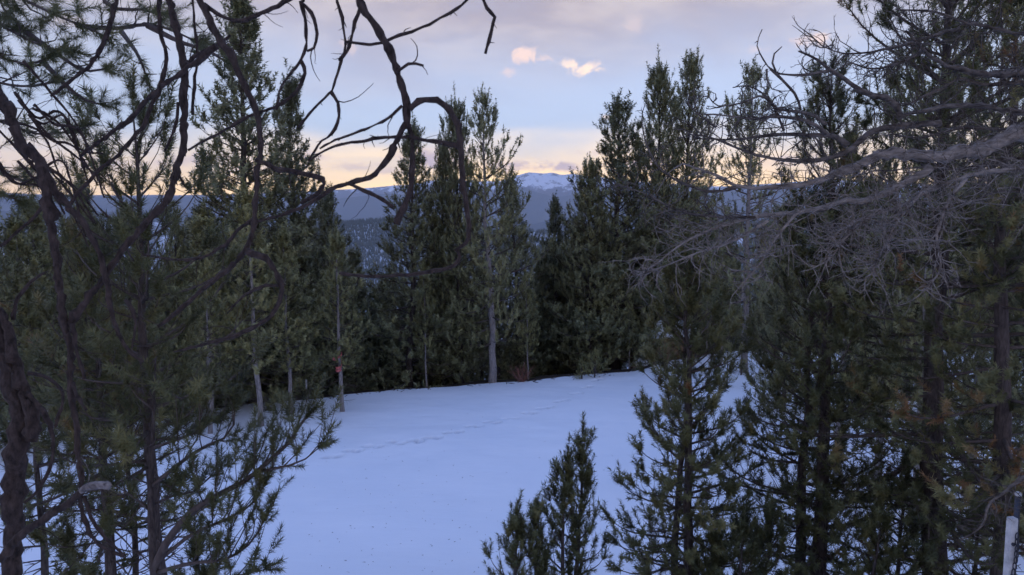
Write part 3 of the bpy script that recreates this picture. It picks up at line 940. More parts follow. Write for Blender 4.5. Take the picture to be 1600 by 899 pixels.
near_pine('pine_tree', 'low bushy pine behind the dead stems at the shaded corner', [(40, 45, 430, 12, 0, 391, dict(Rm=0.8))], 9.0,
          base=0.30, shape=0.5, belly=0.85, whorl=0.30, per=5, e_top=50, e_bot=5, sag=0.15, up=0.7, gaps=0.15, jit=0.3, dead=14, dead_len=0.6, tints=(0.3, 0.8))
for i, (a, b_, c_, s_, lab) in enumerate(((100, 98, 790, 0.5, 'small sapling among the shaded trunks beside the broken limb'),
                                         (300, 302, 800, 0.55, 'small sapling under the long reaching bough'))):
    near_pine('pine_sapling', lab, [(a, b_, c_, 8, 0, 395 + i, dict(Rm=s_))], 7.6, NEARG, **sap)


def smoothline(pts, step):
    """Catmull-Rom through 3D points, evenly resampled"""
    P = np.array(pts, float)
    if len(P) == 2: P = np.array([P[0], P.mean(0), P[1]])
    Q = np.concatenate([[2 * P[0] - P[1]], P, [2 * P[-1] - P[-2]]])
    o_ = []
    for i in range(1, len(Q) - 2):
        a, b_, c_, d = Q[i - 1:i + 3]
        t_ = np.linspace(0, 1, 12, endpoint=False)[:, None]
        o_.append(0.5 * (2 * b_ + (c_ - a) * t_ + (2 * a - 5 * b_ + 4 * c_ - d) * t_ ** 2 + (3 * b_ - a - 3 * c_ + d) * t_ ** 3))
    o_ = np.concatenate(o_ + [P[-1:]])
    l = np.concatenate([[0], np.cumsum(np.linalg.norm(np.diff(o_, axis=0), axis=1))])
    n = max(4, int(l[-1] / step))
    s_ = np.linspace(0, l[-1], n)
    return np.stack([np.interp(s_, l, o_[:, k]) for k in range(3)], -1)


def line3(pp, d0, d1):
    n = len(pp); l = np.concatenate([[0], np.cumsum([math.dist(pp[i], pp[i + 1]) for i in range(n - 1)])]); l = l / l[-1]
    return [at(p[0], p[1], d0 + (d1 - d0) * l[i]) for i, p in enumerate(pp)]


# the long bough that reaches out over the snow: a tree with its own foot beside the group
t = thing('pine_tree', 'leaning young pine with one long bough reaching out over open snow', 'tree')
BO = Par(lat_sp=0.085, lat_k=0.42, lat_min=0.17, lat_max=0.42, sh_sp=0.14, sh_len=1.15, side=0.9, main=0.45, lat_curve=0.55, s0=0.42, sides=6, lat_up=0.4)
foot = (228 - 800) / FPX * 6.2
fp = np.array([foot, 6.2, float(ground0(foot, 6.2)) - 0.1]); t.location = fp
fork = at(240, 885, 6.1)
mb = MB(); P = smoothline([fp, (fp + fork) / 2 + [0.03, 0, 0], fork, at(236, 760, 6.2), at(240, 650, 6.3), at(243, 560, 6.3)], 0.08) - fp
mb.tube(P, np.linspace(0.06, 0.008, len(P)), 8); link('trunk', mb.mesh('trunk', [M['bark']]), t)
limbs = [([(240, 890), (262, 845), (300, 800), (340, 774), (385, 750), (425, 716), (455, 688), (470, 660), (478, 652)], 6.1, 5.8, 0.036, 0.48),
         ([(400, 738), (440, 730), (470, 722), (498, 700)], 5.92, 5.7, 0.014, 0.3),
         ([(255, 870), (300, 835), (345, 815), (385, 795), (405, 775), (412, 760)], 6.1, 5.9, 0.018, 0.4),
         ([(245, 895), (300, 880), (350, 875), (390, 850), (412, 815)], 6.1, 5.8, 0.020, 0.4),
         ([(245, 905), (310, 915), (370, 900), (415, 890)], 6.1, 5.7, 0.018, 0.4),
         ([(237, 760), (280, 725), (315, 700), (350, 685), (372, 650), (366, 640)], 6.2, 6.2, 0.020, 0.35),
         ([(238, 700), (270, 690), (310, 675), (335, 660)], 6.25, 6.3, 0.014, 0.35),
         ([(236, 790), (270, 775), (300, 770), (330, 745)], 6.2, 6.2, 0.014, 0.35),
         ([(237, 800), (200, 770), (180, 760)], 6.2, 6.0, 0.014, 0.35), ([(240, 640), (215, 620), (200, 600)], 6.3, 6.2, 0.012, 0.3),
         ([(241, 600), (265, 590), (285, 570)], 6.3, 6.3, 0.012, 0.3)]
for k, (pp, d0, d1, r0, s0) in enumerate(limbs):
    g = Grow(500 + k, SH_LEFT, BO)
    P = smoothline(line3(pp, d0, d1), 0.12) - fp
    g.branch(P, r0, 0.35, s0 * 0.8)
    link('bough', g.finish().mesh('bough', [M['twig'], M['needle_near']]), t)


# ------------------------------------------------------------------ dead wood
def twigs(mb, P, n, L0, r0, rng, level=1, s0=0.1, curl=0.35, droop=0.0, K=7, spread=0.9, upb=0.0):
    """bare, crooked twigs along a limb"""
    q = rng.uniform(s0, 1.0, n)
    pos, tan = along(P, q)
    for i in range(n):
        Lt = L0 * rng.uniform(0.35, 1.2) * (1 - 0.45 * q[i])
        d = unit(tan[i] * rng.uniform(0.2, 1.0) + unit(rng.normal(size=3)) * spread + UP * upb)
        c_ = rng.normal(0, curl, 3)
        pts = [pos[i]]
        for k in range(K - 1):
            d = unit(d + c_ * 0.5 + rng.normal(0, curl * 0.55, 3) + UP * (-droop + 0.10 * k * upb))
            pts.append(pts[-1] + d * Lt / (K - 1))
        T_ = np.array(pts)
        rr = r0 * rng.uniform(0.6, 1.1)
        mb.tube(T_, np.linspace(rr, rr * 0.38, K), 4 if level else 3, 0, 0.5)
        if level > 0:
            twigs(mb, T_, rng.integers(2, 4), Lt * 0.6, rr * 0.62, rng, level - 1, 0.25, curl, droop, 5, spread, upb)


def limb_mesh(pts3, w0, w1, rng, step=0.03, sides=8, rough=0.10, tw=0, tl=0.3, lv=1, tr=0.004, mats=('near',), curl=0.35, droop=0.0, upb=0.0, s0=0.1, kink=0.45, stubs=0.0):
    P = smoothline(pts3, step)
    n = len(P); q = np.linspace(0, 1, n)
    rad = (w0 + (w1 - w0) * q ** 0.85) * (1 + rng.normal(0, rough, n))
    kn = np.cumsum(rng.normal(0, 1, (n, 3)), 0) * 0.35; kn -= np.linspace(0, 1, n)[:, None] * kn[-1]; kn = np.clip(kn, -2.2, 2.2)
    # knuckles where buds and scars sit
    k = rng.uniform(0, 1, max(1, n // 9))
    for a in k: rad *= 1 + 0.22 * np.exp(-((q - a) * n / 1.2) ** 2)
    P = P + (rng.normal(0, 0.10, P.shape) + kn * kink) * rad[:, None]
    mb = MB(); mb.tube(P, rad, sides)
    if tw: twigs(mb, P, tw, tl, tr, rng, lv, s0, curl, droop, 7, 0.9, upb)
    for i in range(int(stubs * n)):        # buds, spurs and snapped stubs
        j = rng.integers(1, n - 1); d = unit(np.cross(P[j + 1] - P[j - 1], rng.normal(size=3)) + (P[j + 1] - P[j - 1]) * 2)
        l = rad[j] * (rng.uniform(1.3, 2.0) if rng.uniform() < 0.85 else rng.uniform(3, 6)); r_ = rad[j] * rng.uniform(0.2, 0.38)
        mb.tube(np.array([P[j], P[j] + d * l * 0.7, P[j] + d * l]), (r_, r_ * 0.8, r_ * 0.35), 5)
    return mb, P


def coords(me):
    a = np.empty(len(me.vertices) * 3, np.float32); me.vertices.foreach_get('co', a); return a.reshape(-1, 3)


rng = np.random.default_rng(9)
# bare tree right beside the viewer, its limbs hanging through the view
tb = at(27, 900, 2.45)
gx0 = float(tb[0]) - 0.03
dead1 = thing('dead_pine_tree', 'dark bare dead pine with long crooked limbs hanging through the whole view', 'tree', (gx0, 2.5, float(ground0(gx0, 2.5)) - 0.1))
o0 = np.array(dead1.location)


def wr(wpx, d): return wpx / 2 / FPX * d


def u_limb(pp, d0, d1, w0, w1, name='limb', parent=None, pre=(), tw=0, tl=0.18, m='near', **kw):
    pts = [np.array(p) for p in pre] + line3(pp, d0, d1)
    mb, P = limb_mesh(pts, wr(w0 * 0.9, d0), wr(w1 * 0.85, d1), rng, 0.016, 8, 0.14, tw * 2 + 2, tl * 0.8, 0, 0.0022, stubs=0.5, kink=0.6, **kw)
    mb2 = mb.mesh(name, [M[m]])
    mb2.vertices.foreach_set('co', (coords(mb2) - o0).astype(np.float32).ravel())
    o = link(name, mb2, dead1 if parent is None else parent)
    return o


# trunk: rises from the ground, forks low, and goes on up beside the view
foot = o0 + [0, 0, 0]
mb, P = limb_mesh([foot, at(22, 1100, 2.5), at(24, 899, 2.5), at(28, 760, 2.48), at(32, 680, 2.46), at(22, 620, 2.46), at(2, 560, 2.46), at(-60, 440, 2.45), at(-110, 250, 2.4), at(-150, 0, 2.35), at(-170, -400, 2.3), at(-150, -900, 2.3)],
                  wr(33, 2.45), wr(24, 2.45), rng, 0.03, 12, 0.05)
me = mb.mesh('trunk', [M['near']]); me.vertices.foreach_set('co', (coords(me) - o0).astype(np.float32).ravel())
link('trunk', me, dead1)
TK = [at(-165, -300, 2.3), at(-168, -380, 2.3), at(-160, -560, 2.3), at(-158, -700, 2.3), at(-152, -850, 2.3)]


def top_pre(k, px, d):
    """arch from the trunk, over the top of the view, down to where a limb enters it"""
    a = TK[k]; e = at(px, -60, d)
    m1 = a + (e - a) * 0.33 + np.array([0, 0, 0.30 + 0.06 * k]); m2 = a + (e - a) * 0.72 + np.array([0, 0, 0.30 + 0.05 * k])
    return [a, m1, m2]


u_limb([(40, 690), (42, 640), (36, 585), (20, 530), (2, 490), (-25, 470)], 2.46, 2.5, 26, 14)
u_limb([(-125, 170), (-40, 120), (0, 165), (20, 195), (46, 236), (66, 268), (72, 330), (86, 400), (98, 490), (110, 590), (120, 680), (126, 745), (126, 790), (140, 830), (165, 855), (195, 870)], 2.40, 2.25, 24, 6, tw=8, tl=0.16)
LU3 = u_limb([(66, 262), (97, 307), (133, 350), (157, 397), (167, 443), (171, 475), (181, 513), (200, 547), (223, 567)], 2.35, 2.3, 14, 7, tw=5)
u_limb([(196, 468), (210, 492), (211, 515), (206, 545)], 2.3, 2.3, 7, 4, name='branch', parent=LU3)
u_limb([(188, -30), (187, 0), (174, 50), (153, 93), (117, 123), (80, 150)], 2.6, 2.7, 15, 6, pre=top_pre(0, 190, 2.6), tw=8, tl=0.25)
LU2 = u_limb([(258, -60), (262, 0), (275, 60), (285, 110), (285, 170), (286, 215), (272, 262), (263, 310), (238, 345), (205, 385), (165, 435), (130, 480), (108, 507)], 2.5, 2.32, 15, 13, pre=top_pre(1, 258, 2.5), tw=4)
u_limb([(285, 105), (312, 85), (345, 68), (360, 55)], 2.47, 2.4, 8, 4, name='branch', parent=LU2)
u_limb([(247, -40), (249, 0), (250, 50), (258, 85), (252, 115), (240, 150), (222, 195), (190, 230), (145, 275), (110, 320)], 2.7, 2.6, 10, 7, pre=top_pre(1, 247, 2.7), tw=5, tl=0.2)
u_limb([(336, 70), (295, 105), (262, 130), (230, 160), (200, 190), (160, 215), (125, 245)], 2.3, 2.5, 12, 6, tw=3)
LU4 = u_limb([(300, -50), (312, 0), (335, 45), (357, 82), (378, 125), (397, 170), (407, 225), (403, 275), (399, 320), (394, 365), (383, 394), (360, 420), (333, 441), (287, 480), (247, 510)], 2.25, 2.15, 24, 7, pre=top_pre(2, 300, 2.25), tw=3, tl=0.12)
u_limb([(386, 393), (405, 399), (425, 415), (438, 440), (438, 468), (426, 493), (408, 505), (375, 522), (330, 535), (272, 550)], 2.16, 2.2, 12, 4, tw=2, name='branch', parent=LU4)
u_limb([(436, 447), (405, 450), (380, 462), (355, 490)], 2.16, 2.2, 6, 3, name='branch', parent=LU4)
u_limb([(318, 5), (345, 25), (372, 34), (400, 26), (430, 12), (460, -5)], 2.25, 2.2, 6, 8, tw=2, name='branch', parent=LU4)
u_limb([(300, -10), (304, 40), (308, 95), (304, 140), (301, 180)], 2.5, 2.5, 4, 6)
u_limb([(278, 160), (276, 190), (266, 215), (258, 235)], 2.45, 2.4, 6, 4, name='branch', parent=LU2)
LU6 = u_limb([(460, -50), (470, 0), (478, 38), (478, 72), (468, 98), (450, 120), (438, 140), (435, 160), (432, 172)], 2.2, 2.2, 11, 5, pre=top_pre(3, 460, 2.2), tw=2, tl=0.1)
u_limb([(470, 5), (485, 20), (495, 50), (491, 75), (480, 80)], 2.2, 2.2, 6, 5, name='branch', parent=LU6)
u_limb([(470, 96), (476, 115), (466, 140), (445, 160), (420, 172), (395, 180), (330, 215), (295, 235)], 2.2, 2.3, 7, 4, name='branch', parent=LU6)
LU7 = u_limb([(515, -50), (523, 0), (533, 40), (537, 72), (531, 100), (521, 130), (517, 143), (495, 165), (478, 185), (466, 200)], 2.3, 2.3, 10, 4, pre=top_pre(3, 515, 2.3), tw=3, tl=0.1)
u_limb([(517, 143), (528, 160), (528, 185), (515, 210), (500, 222), (488, 240), (482, 252)], 2.3, 2.3, 7, 4, name='branch', parent=LU7)
u_limb([(562, 15), (552, 50), (542, 80), (530, 95)], 2.25, 2.3, 7, 6, tw=2, tl=0.06)
LU5 = u_limb([(545, -60), (560, 0), (580, 33), (600, 65), (615, 100), (626, 130), (634, 160), (637, 187), (634, 200)], 2.15, 2.1, 17, 13, pre=top_pre(4, 548, 2.15), tw=2, tl=0.06)
u_limb([(640, 172), (655, 157), (672, 156), (692, 166), (712, 188), (722, 220), (726, 265), (729, 300), (736, 340), (738, 368), (730, 383), (717, 392), (722, 405), (712, 417), (690, 425), (640, 432), (590, 433), (530, 427)], 2.1, 2.05, 12, 5, name='branch', parent=LU5)
u_limb([(634, 196), (622, 215), (612, 235), (600, 255), (580, 278), (555, 287), (535, 292), (512, 303), (488, 318), (460, 332), (425, 341), (390, 350)], 2.1, 2.2, 11, 5, tw=2, tl=0.1, name='branch', parent=LU5)
u_limb([(638, 195), (644, 225), (646, 260), (644, 290), (634, 318), (622, 340), (620, 352)], 2.1, 2.12, 8, 12, name='branch', parent=LU5)
u_limb([(636, 214), (620, 214), (595, 217), (565, 222), (530, 226), (505, 236), (485, 250)], 2.1, 2.2, 6, 4, tw=2, tl=0.05, name='branch', parent=LU5)
u_limb([(636, 212), (660, 218), (685, 222), (706, 227), (722, 230)], 2.1, 2.08, 6, 9, name='branch', parent=LU5)
u_limb([(628, 165), (605, 185), (575, 200), (545, 213), (520, 222), (500, 232)], 2.1, 2.2, 5, 4, name='branch', parent=LU5)
u_limb([(616, 114), (638, 101), (652, 100), (662, 103)], 2.1, 2.1, 5, 4, name='branch', parent=LU5)
u_limb([(740, -20), (725, 5), (700, 22), (660, 42), (625, 55), (600, 65), (580, 70), (555, 67), (540, 66)], 2.15, 2.15, 6, 5, pre=[at(760, -120, 2.2)], tw=3, tl=0.05)
u_limb([(745, -40), (757, 2), (768, 18), (773, 25), (768, 45), (764, 65), (758, 84)], 2.1, 2.1, 8, 6, pre=[at(640, -300, 2.15), at(720, -110, 2.1)], tw=4, tl=0.03)
u_limb([(540, 286), (570, 298), (595, 310), (615, 325)], 2.13, 2.13, 5, 7, name='branch', parent=LU5)
u_limb([(400, 250), (430, 262), (470, 270), (500, 280), (506, 290), (498, 302), (470, 318)], 2.2, 2.2, 9, 7, tw=1, name='branch', parent=LU4)
u_limb([(400, 340), (372, 360), (345, 385), (310, 404), (265, 405), (225, 398)], 2.2, 2.3, 7, 4, tw=2, name='branch', parent=LU4)
LU10 = u_limb([(0, 875), (20, 845), (67, 812), (117, 777), (131, 764)], 2.3, 2.25, 16, 13)
o = u_limb([(128, 767), (138, 760), (155, 758), (170, 759)], 2.25, 2.22, 12, 13, name='broken_end', m='cut', parent=LU10)
o['label'] = 'pale splintered broken end of the limb'
u_limb([(131, 775), (142, 812), (165, 845), (195, 868)], 2.25, 2.3, 8, 4, name='branch', parent=LU10)
u_limb([(42, 615), (60, 632), (75, 660), (82, 700), (76, 735), (55, 772), (38, 786)], 2.45, 2.35, 10, 5)
u_limb([(45, 582), (70, 590), (95, 608), (97, 630), (90, 650), (87, 668)], 2.45, 2.4, 8, 5)
u_limb([(113, 505), (118, 535), (122, 560), (132, 592)], 2.3, 2.3, 10, 5)
u_limb([(20, 500), (25, 470), (45, 445), (70, 425)], 2.5, 2.5, 8, 5)
u_limb([(0, 385), (28, 362), (53, 340), (70, 318)], 2.6, 2.6, 5, 6)
u_limb([(113, 600), (122, 625), (135, 640)], 2.3, 2.25, 8, 4)
for k in range(16):                      # fine dead twigs by the trunk fork
    sx, sy = rng.uniform(-20, 60), rng.uniform(90, 260)
    u_limb([(sx, sy), (sx + 35, sy + rng.uniform(10, 45)), (sx + 75, sy + rng.uniform(25, 90)), (sx + 110, sy + rng.uniform(60, 150))], 2.8, 2.9, 5, 3, name='twig')

# live pine whose long-needled boughs hang at the upper corner
lt0 = np.array([-3.1, 3.4, float(ground0(-3.1, 3.4)) - 0.1])
t = thing('pine_tree', 'long-needled pine boughs hanging into the upper corner over the dead limbs', 'tree', lt0)
mb, P = limb_mesh([lt0, lt0 + [0.05, 0, 3.0], lt0 + [0.02, 0, 6.0], lt0 + [0, 0, 9.0]], 0.13, 0.05, rng, 0.2, 10, 0.04)
me = mb.mesh('trunk', [M['bark']]); me.vertices.foreach_set('co', (coords(me) - lt0).astype(np.float32).ravel()); link('trunk', me, t)
CL = Par(lat_sp=0.055, lat_k=0.22, lat_min=0.05, lat_max=0.24, sh_sp=0.09, sh_len=0.82, side=0.5, main=0.6, lat_curve=0.3, s0=0.35, sides=6, lat_up=0.15, sh_up=0.15)
for k, (pp, s0, zt) in enumerate((([(-60, -60), (20, -10), (90, 25), (140, 45), (160, 55)], 0.25, 5.2), ([(-60, 20), (10, 45), (60, 70), (100, 80)], 0.35, 4.9),
                                  ([(120, 40), (180, 45), (225, 38), (262, 45), (300, 62)], 0.25, 5.2), ([(190, 50), (215, 85), (228, 118)], 0.72, 5.0), ([(-60, 70), (0, 90), (45, 100), (75, 90)], 0.4, 4.8),
                                  ([(40, 50), (90, 85), (130, 110), (165, 108)], 0.45, 4.9), ([(70, 100), (110, 140), (140, 160), (155, 163)], 0.68, 4.8), ([(-50, 110), (0, 130), (50, 135), (85, 128)], 0.5, 4.7),
                                  ([(230, 40), (280, 65), (325, 80), (350, 95)], 0.55, 5.2), ([(-60, 250), (-20, 262), (10, 275), (40, 285)], 0.4, 4.3), ([(-60, 285), (-20, 300), (10, 305), (30, 315)], 0.5, 4.2),
                                  ([(-50, -30), (10, 20), (30, 40)], 0.3, 5.1), ([(-60, 180), (0, 190), (60, 210), (110, 205)], 0.7, 4.5), ([(150, -40), (170, 10), (225, 15), (245, 22)], 0.5, 5.4))):
    g = Grow(700 + k, SH_CLOSE, CL)
    dd = 3.2 + 0.12 * (k % 4)
    P3 = line3(pp, dd, dd - 0.15)
    if pp[0][0] < 0: P3 = [lt0 + [0, 0, P3[0][2] - lt0[2] - 0.1]] + P3
    P = smoothline(P3, 0.06) - lt0
    g.branch(P, 0.012, 0.3, s0 if pp[0][0] >= 0 else max(s0, 0.6), 0.004)
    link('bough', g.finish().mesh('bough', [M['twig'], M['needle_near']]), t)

# ------------------------------------------------------------------ the grey dead tree on the other side
rng = np.random.default_rng(21)
D = 5.0
vx = (1730 - 800) / FPX * D
v0 = np.array([vx, D, float(ground0(vx, D)) - 0.1])
dead2 = thing('dead_pine_tree', 'weathered silver-grey dead pine with horizontal limbs and a tangle of curly twigs', 'tree', v0)
mb, P = limb_mesh([v0, v0 + [0.03, 0, 2.5], v0 + [0.0, 0.02, 5.5], v0 + [-0.05, 0, 8.0]], 0.19, 0.09, rng, 0.15, 12, 0.04)
me = mb.mesh('trunk', [M['dead']]); me.vertices.foreach_set('co', (coords(me) - v0).astype(np.float32).ravel()); link('trunk', me, dead2)


def v_limb(pp, d0, d1, w0, w1, tw=0, tl=0.35, lv=2, root=False, name='limb', tr=0.0040, m='dead', parent=None, **kw):
    P3 = line3(pp, d0, d1)
    if root: P3 = [np.array([v0[0], v0[1], P3[0][2] - 0.12])] + P3
    mb, P = limb_mesh(P3, wr(w0 * 0.85, d0), wr(w1 * 0.45, d1), rng, 0.04, 8, 0.09, int(tw * 2.1), tl, lv, tr, stubs=0.15, kink=0.6, **kw)
    me = mb.mesh(name, [M[m]])
    me.vertices.foreach_set('co', (coords(me) - v0).astype(np.float32).ravel())
    return link(name, me, dead2 if parent is None else parent)


v_limb([(1640, 205), (1600, 213), (1567, 223), (1527, 234), (1460, 241), (1407, 240), (1367, 238), (1327, 260), (1280, 280), (1233, 293), (1160, 293), (1110, 270), (1066, 256)], 5.0, 4.6, 38, 5, 34, 0.5, root=True, droop=0.02, m='dead_pale')
v_limb([(1650, 115), (1596, 117), (1550, 120), (1500, 112), (1467, 97), (1443, 77), (1415, 48)], 5.1, 4.8, 26, 7, 34, 0.55, root=True)
v_limb([(1650, 140), (1600, 133), (1540, 136), (1500, 126), (1460, 145), (1410, 166)], 5.1, 4.9, 12, 6, 14, 0.4, root=True)
v_limb([(1650, 190), (1600, 182), (1530, 170), (1480, 170), (1407, 181)], 4.9, 4.7, 14, 12, 16, 0.4, root=True)
LV = v_limb([(1407, 183), (1400, 165), (1382, 151), (1345, 140), (1314, 118), (1296, 107), (1276, 94), (1258, 84), (1248, 80)], 4.7, 4.5, 15, 6, 10, 0.25)
v_limb([(1296, 110), (1262, 116), (1225, 116), (1205, 108), (1190, 88), (1183, 68), (1191, 46)], 4.55, 4.4, 6, 3, 4, 0.12, 0, name='branch', parent=LV)
v_limb([(1204, 107), (1225, 128), (1243, 148), (1251, 172)], 4.45, 4.5, 5, 8, 2, 0.1, 0, name='branch', parent=LV)
v_limb([(1212, 112), (1205, 92), (1212, 82), (1222, 73)], 4.45, 4.4, 4, 3, 0, name='branch', parent=LV)
v_limb([(1198, 108), (1200, 130), (1212, 142), (1238, 142)], 4.45, 4.45, 3.5, 2.5, 2, 0.1, 0, name='branch', parent=LV)
LW = v_limb([(1470, 192), (1400, 198), (1357, 209), (1325, 232), (1283, 246), (1240, 250), (1200, 246), (1160, 236), (1120, 218), (1085, 210)], 4.8, 4.5, 14, 4, 26, 0.4)
v_limb([(1322, 228), (1300, 213), (1266, 212), (1233, 210), (1190, 213), (1140, 218), (1088, 217)], 4.65, 4.5, 10, 4, 14, 0.35, name='branch', parent=LW)
v_limb([(1290, 208), (1262, 192), (1215, 183), (1180, 186), (1130, 180), (1085, 178)], 4.6, 4.4, 8, 3, 14, 0.35, name='branch', parent=LW)
v_limb([(1290, 195), (1266, 178), (1235, 174), (1212, 170), (1190, 150), (1160, 160), (1120, 165), (1110, 152), (1085, 150)], 4.6, 4.4, 7, 3, 12, 0.25)
v_limb([(1225, 205), (1213, 175), (1195, 150), (1170, 135), (1145, 137)], 4.6, 4.5, 6, 3, 6, 0.2, name='branch', parent=LW)
v_limb([(1120, 200), (1090, 178), (1075, 160), (1083, 140), (1100, 135)], 4.5, 4.4, 4, 2.5, 4, 0.15, 0, name='branch', parent=LW)
v_limb([(1150, 294), (1110, 300), (1060, 285), (1030, 262), (1010, 225), (1003, 185), (1008, 163)], 4.6, 4.5, 7, 2.5, 7, 0.2)
v_limb([(1450, 265), (1400, 292), (1350, 310), (1313, 312), (1253, 327), (1200, 337), (1140, 350), (1070, 378), (1010, 425)], 4.8, 4.5, 15, 4, 40, 0.5, 2, droop=0.03, m='dead_pale')
v_limb([(1180, 340), (1120, 340), (1060, 330), (1000, 300), (960, 290)], 4.6, 4.5, 6, 2.5, 18, 0.35)
v_limb([(1200, 345), (1150, 375), (1090, 395), (1040, 415), (995, 430)], 4.6, 4.5, 6, 2.5, 22, 0.38, 2, upb=0.2, m='dead_pale')
v_limb([(1250, 330), (1215, 370), (1190, 410), (1150, 455)], 4.6, 4.6, 7, 3, 24, 0.32, 2, upb=0.1, m='dead_pale')
v_limb([(1620, 270), (1520, 275), (1460, 295), (1400, 325), (1340, 345), (1290, 375)], 4.9, 4.6, 13, 4, 60, 0.5, 2, root=True, droop=0.05, m='dead_pale')
v_limb([(1510, 278), (1480, 320), (1465, 370), (1470, 420), (1440, 455)], 4.7, 4.6, 8, 3, 34, 0.40, 2, droop=0.02, upb=0.15, m='dead_pale')
v_limb([(1440, 300), (1400, 350), (1380, 390), (1360, 430)], 4.7, 4.6, 7, 3, 40, 0.42, 2, droop=0.02, upb=0.15, m='dead_pale')
v_limb([(1380, 330), (1330, 360), (1300, 400), (1270, 420)], 4.7, 4.6, 7, 3, 30, 0.40, 2, upb=0.15, m='dead_pale')
v_limb([(1640, 60), (1580, 55), (1520, 40), (1460, 20), (1400, 15)], 5.1, 5.0, 12, 5, 30, 0.5, 2, root=True)
v_limb([(1500, 45), (1450, 60), (1390, 75), (1330, 85), (1290, 75), (1270, 58)], 5.0, 4.8, 8, 3, 24, 0.4)
v_limb([(1440, 80), (1400, 100), (1360, 108), (1320, 95)], 4.9, 4.7, 7, 3, 18, 0.35)
v_limb([(1640, 255), (1570, 250), (1500, 265), (1440, 262), (1380, 268)], 5.1, 5.0, 9, 4, 26, 0.45, root=True)
v_limb([(1640, 310), (1580, 300), (1530, 310), (1480, 335)], 5.2, 5.0, 8, 4, 16, 0.4, root=True)
v_limb([(1640, 225), (1580, 205), (1500, 200), (1440, 215), (1390, 210)], 5.15, 5.1, 9, 4, 22, 0.45, root=True)
v_limb([(1600, 745), (1570, 770), (1545, 790), (1535, 820), (1500, 845)], 5.0, 4.8, 8, 4, 12, 0.3)

# ------------------------------------------------------------------ small things at the snow edge
def shrub(name, label, px, py, hpx, n, m, seed, spread=0.55, thick=0.006, cat='shrub', back=0.0):
    r = np.random.default_rng(seed)
    p = hit(px, py); p[1] += back
    p[2] = float(ground0(p[0], p[1])) - 0.03
    t = thing(name, label, cat, p)
    H = hpx / FPX * p[1]
    for k in range(n):
        mb = MB()
        d = unit(np.array([r.normal(0, spread), r.normal(0, spread), 1.0])); Lk = H * r.uniform(0.6, 1.1)
        pts = [np.array([r.normal(0, 0.06 * H), r.normal(0, 0.06 * H), 0])]
        for i in range(5):
            d = unit(d + r.normal(0, 0.13, 3)); pts.append(pts[-1] + d * Lk / 5)
        P = np.array(pts); mb.tube(P, np.linspace(thick, thick * 0.4, 6), 4)
        twigs(mb, P, 7, Lk * 0.38, thick * 0.6, r, 0, 0.25, 0.18, 0, 4, 0.55, 0.3)
        link('stem', mb.mesh('stem', [m]), t)
    return t


shrub('shrub', 'leafless reddish shrub at the snow lip beside the pale-trunked pine', 815, 597, 34, 26, M['redtwig'], 1, 0.55, 0.010)
shrub('shrub', 'small bare grey-brown shrub at the shaded snow edge', 416, 642, 34, 12, M['twig'], 2, 0.5)
for (px, py, s_, lab) in ((474, 640, 3, 'tiny forked bare twig poking out of snow near the slim olive pine'), (489, 638, 4, 'tiny bare twig sprig with three tips beside the forked one'),
                          (888, 583, 5, 'tiny bare orange twig sprig before the two little pines')):
    shrub('dry_weed', lab, px, py, 13, 4, M['twig'], s_, 0.6, 0.005, 'weed')

TINY = Par(lat_sp=0.16, lat_k=0.4, lat_min=0.08, lat_max=0.3, sh_sp=0.15, sh_len=0.8, lat_curve=0.5, s0=0.25)
tiny = dict(base=0.08, shape=0.6, belly=0.8, whorl=0.26, per=5, e_top=60, e_bot=15, sag=0.1, up=0.7, gaps=0.15, jit=0.3, needle='needle_light', tints=(0.3, 0.8))


def tiny_pine(lab, px, py, hpx, Rm, seed, over=None, nm='pine_sapling'):
    p = hit(px, py); p[2] = float(ground0(p[0], p[1])) - 0.03
    t = thing(nm, lab, 'tree', p, 0, 'little pines on the snow rise')
    tm, cm = pine(seed, hpx / FPX * p[1], 0.03, Rm, SH_MID, TINY, **{**tiny, **(over or {})})
    link('trunk', tm, t); link('crown', cm, t)


tiny_pine('little light-green pine on the snow lip, rounder and taller of two', 929, 590, 37, 0.45, 801)
tiny_pine('little light-green pine on the snow lip, lower of two', 909, 592, 24, 0.35, 802)
tiny_pine('little sparse pine with drooping tufts in the snow behind the twin-stemmed pine', 1136, 605, 62, 0.45, 803, dict(gaps=0.3))
tiny_pine('little thin pine stem with sparse twigs on the snow rise by the boulder', 1158, 586, 40, 0.25, 804, dict(gaps=0.45))
tiny_pine('little tufted pine half hidden by the dense two-trunked pine', 1215, 600, 45, 0.4, 805)
tiny_pine('little bare-footed pine at the shaded clearing corner', 296, 658, 40, 0.35, 806, dict(gaps=0.3, base=0.3))
tiny_pine('little bushy pine at the shaded clearing corner', 272, 662, 30, 0.35, 807)

# reddish boulders with snow behind the twin-stemmed pine
m, t_, b = mat('red_granite'); M['rock'] = m
n = tnoise(t_, 3.0, 7, 0.65)
rock = ramp(t_, n, [(0.3, (0.14, 0.07, 0.05)), (0.6, (0.32, 0.16, 0.11)), (0.8, (0.42, 0.27, 0.21))])
t_.links.new(rock, b.inputs['Base Color']); b.inputs['Roughness'].default_value = 0.9; bump(t_, b, n, 0.8, 0.08)


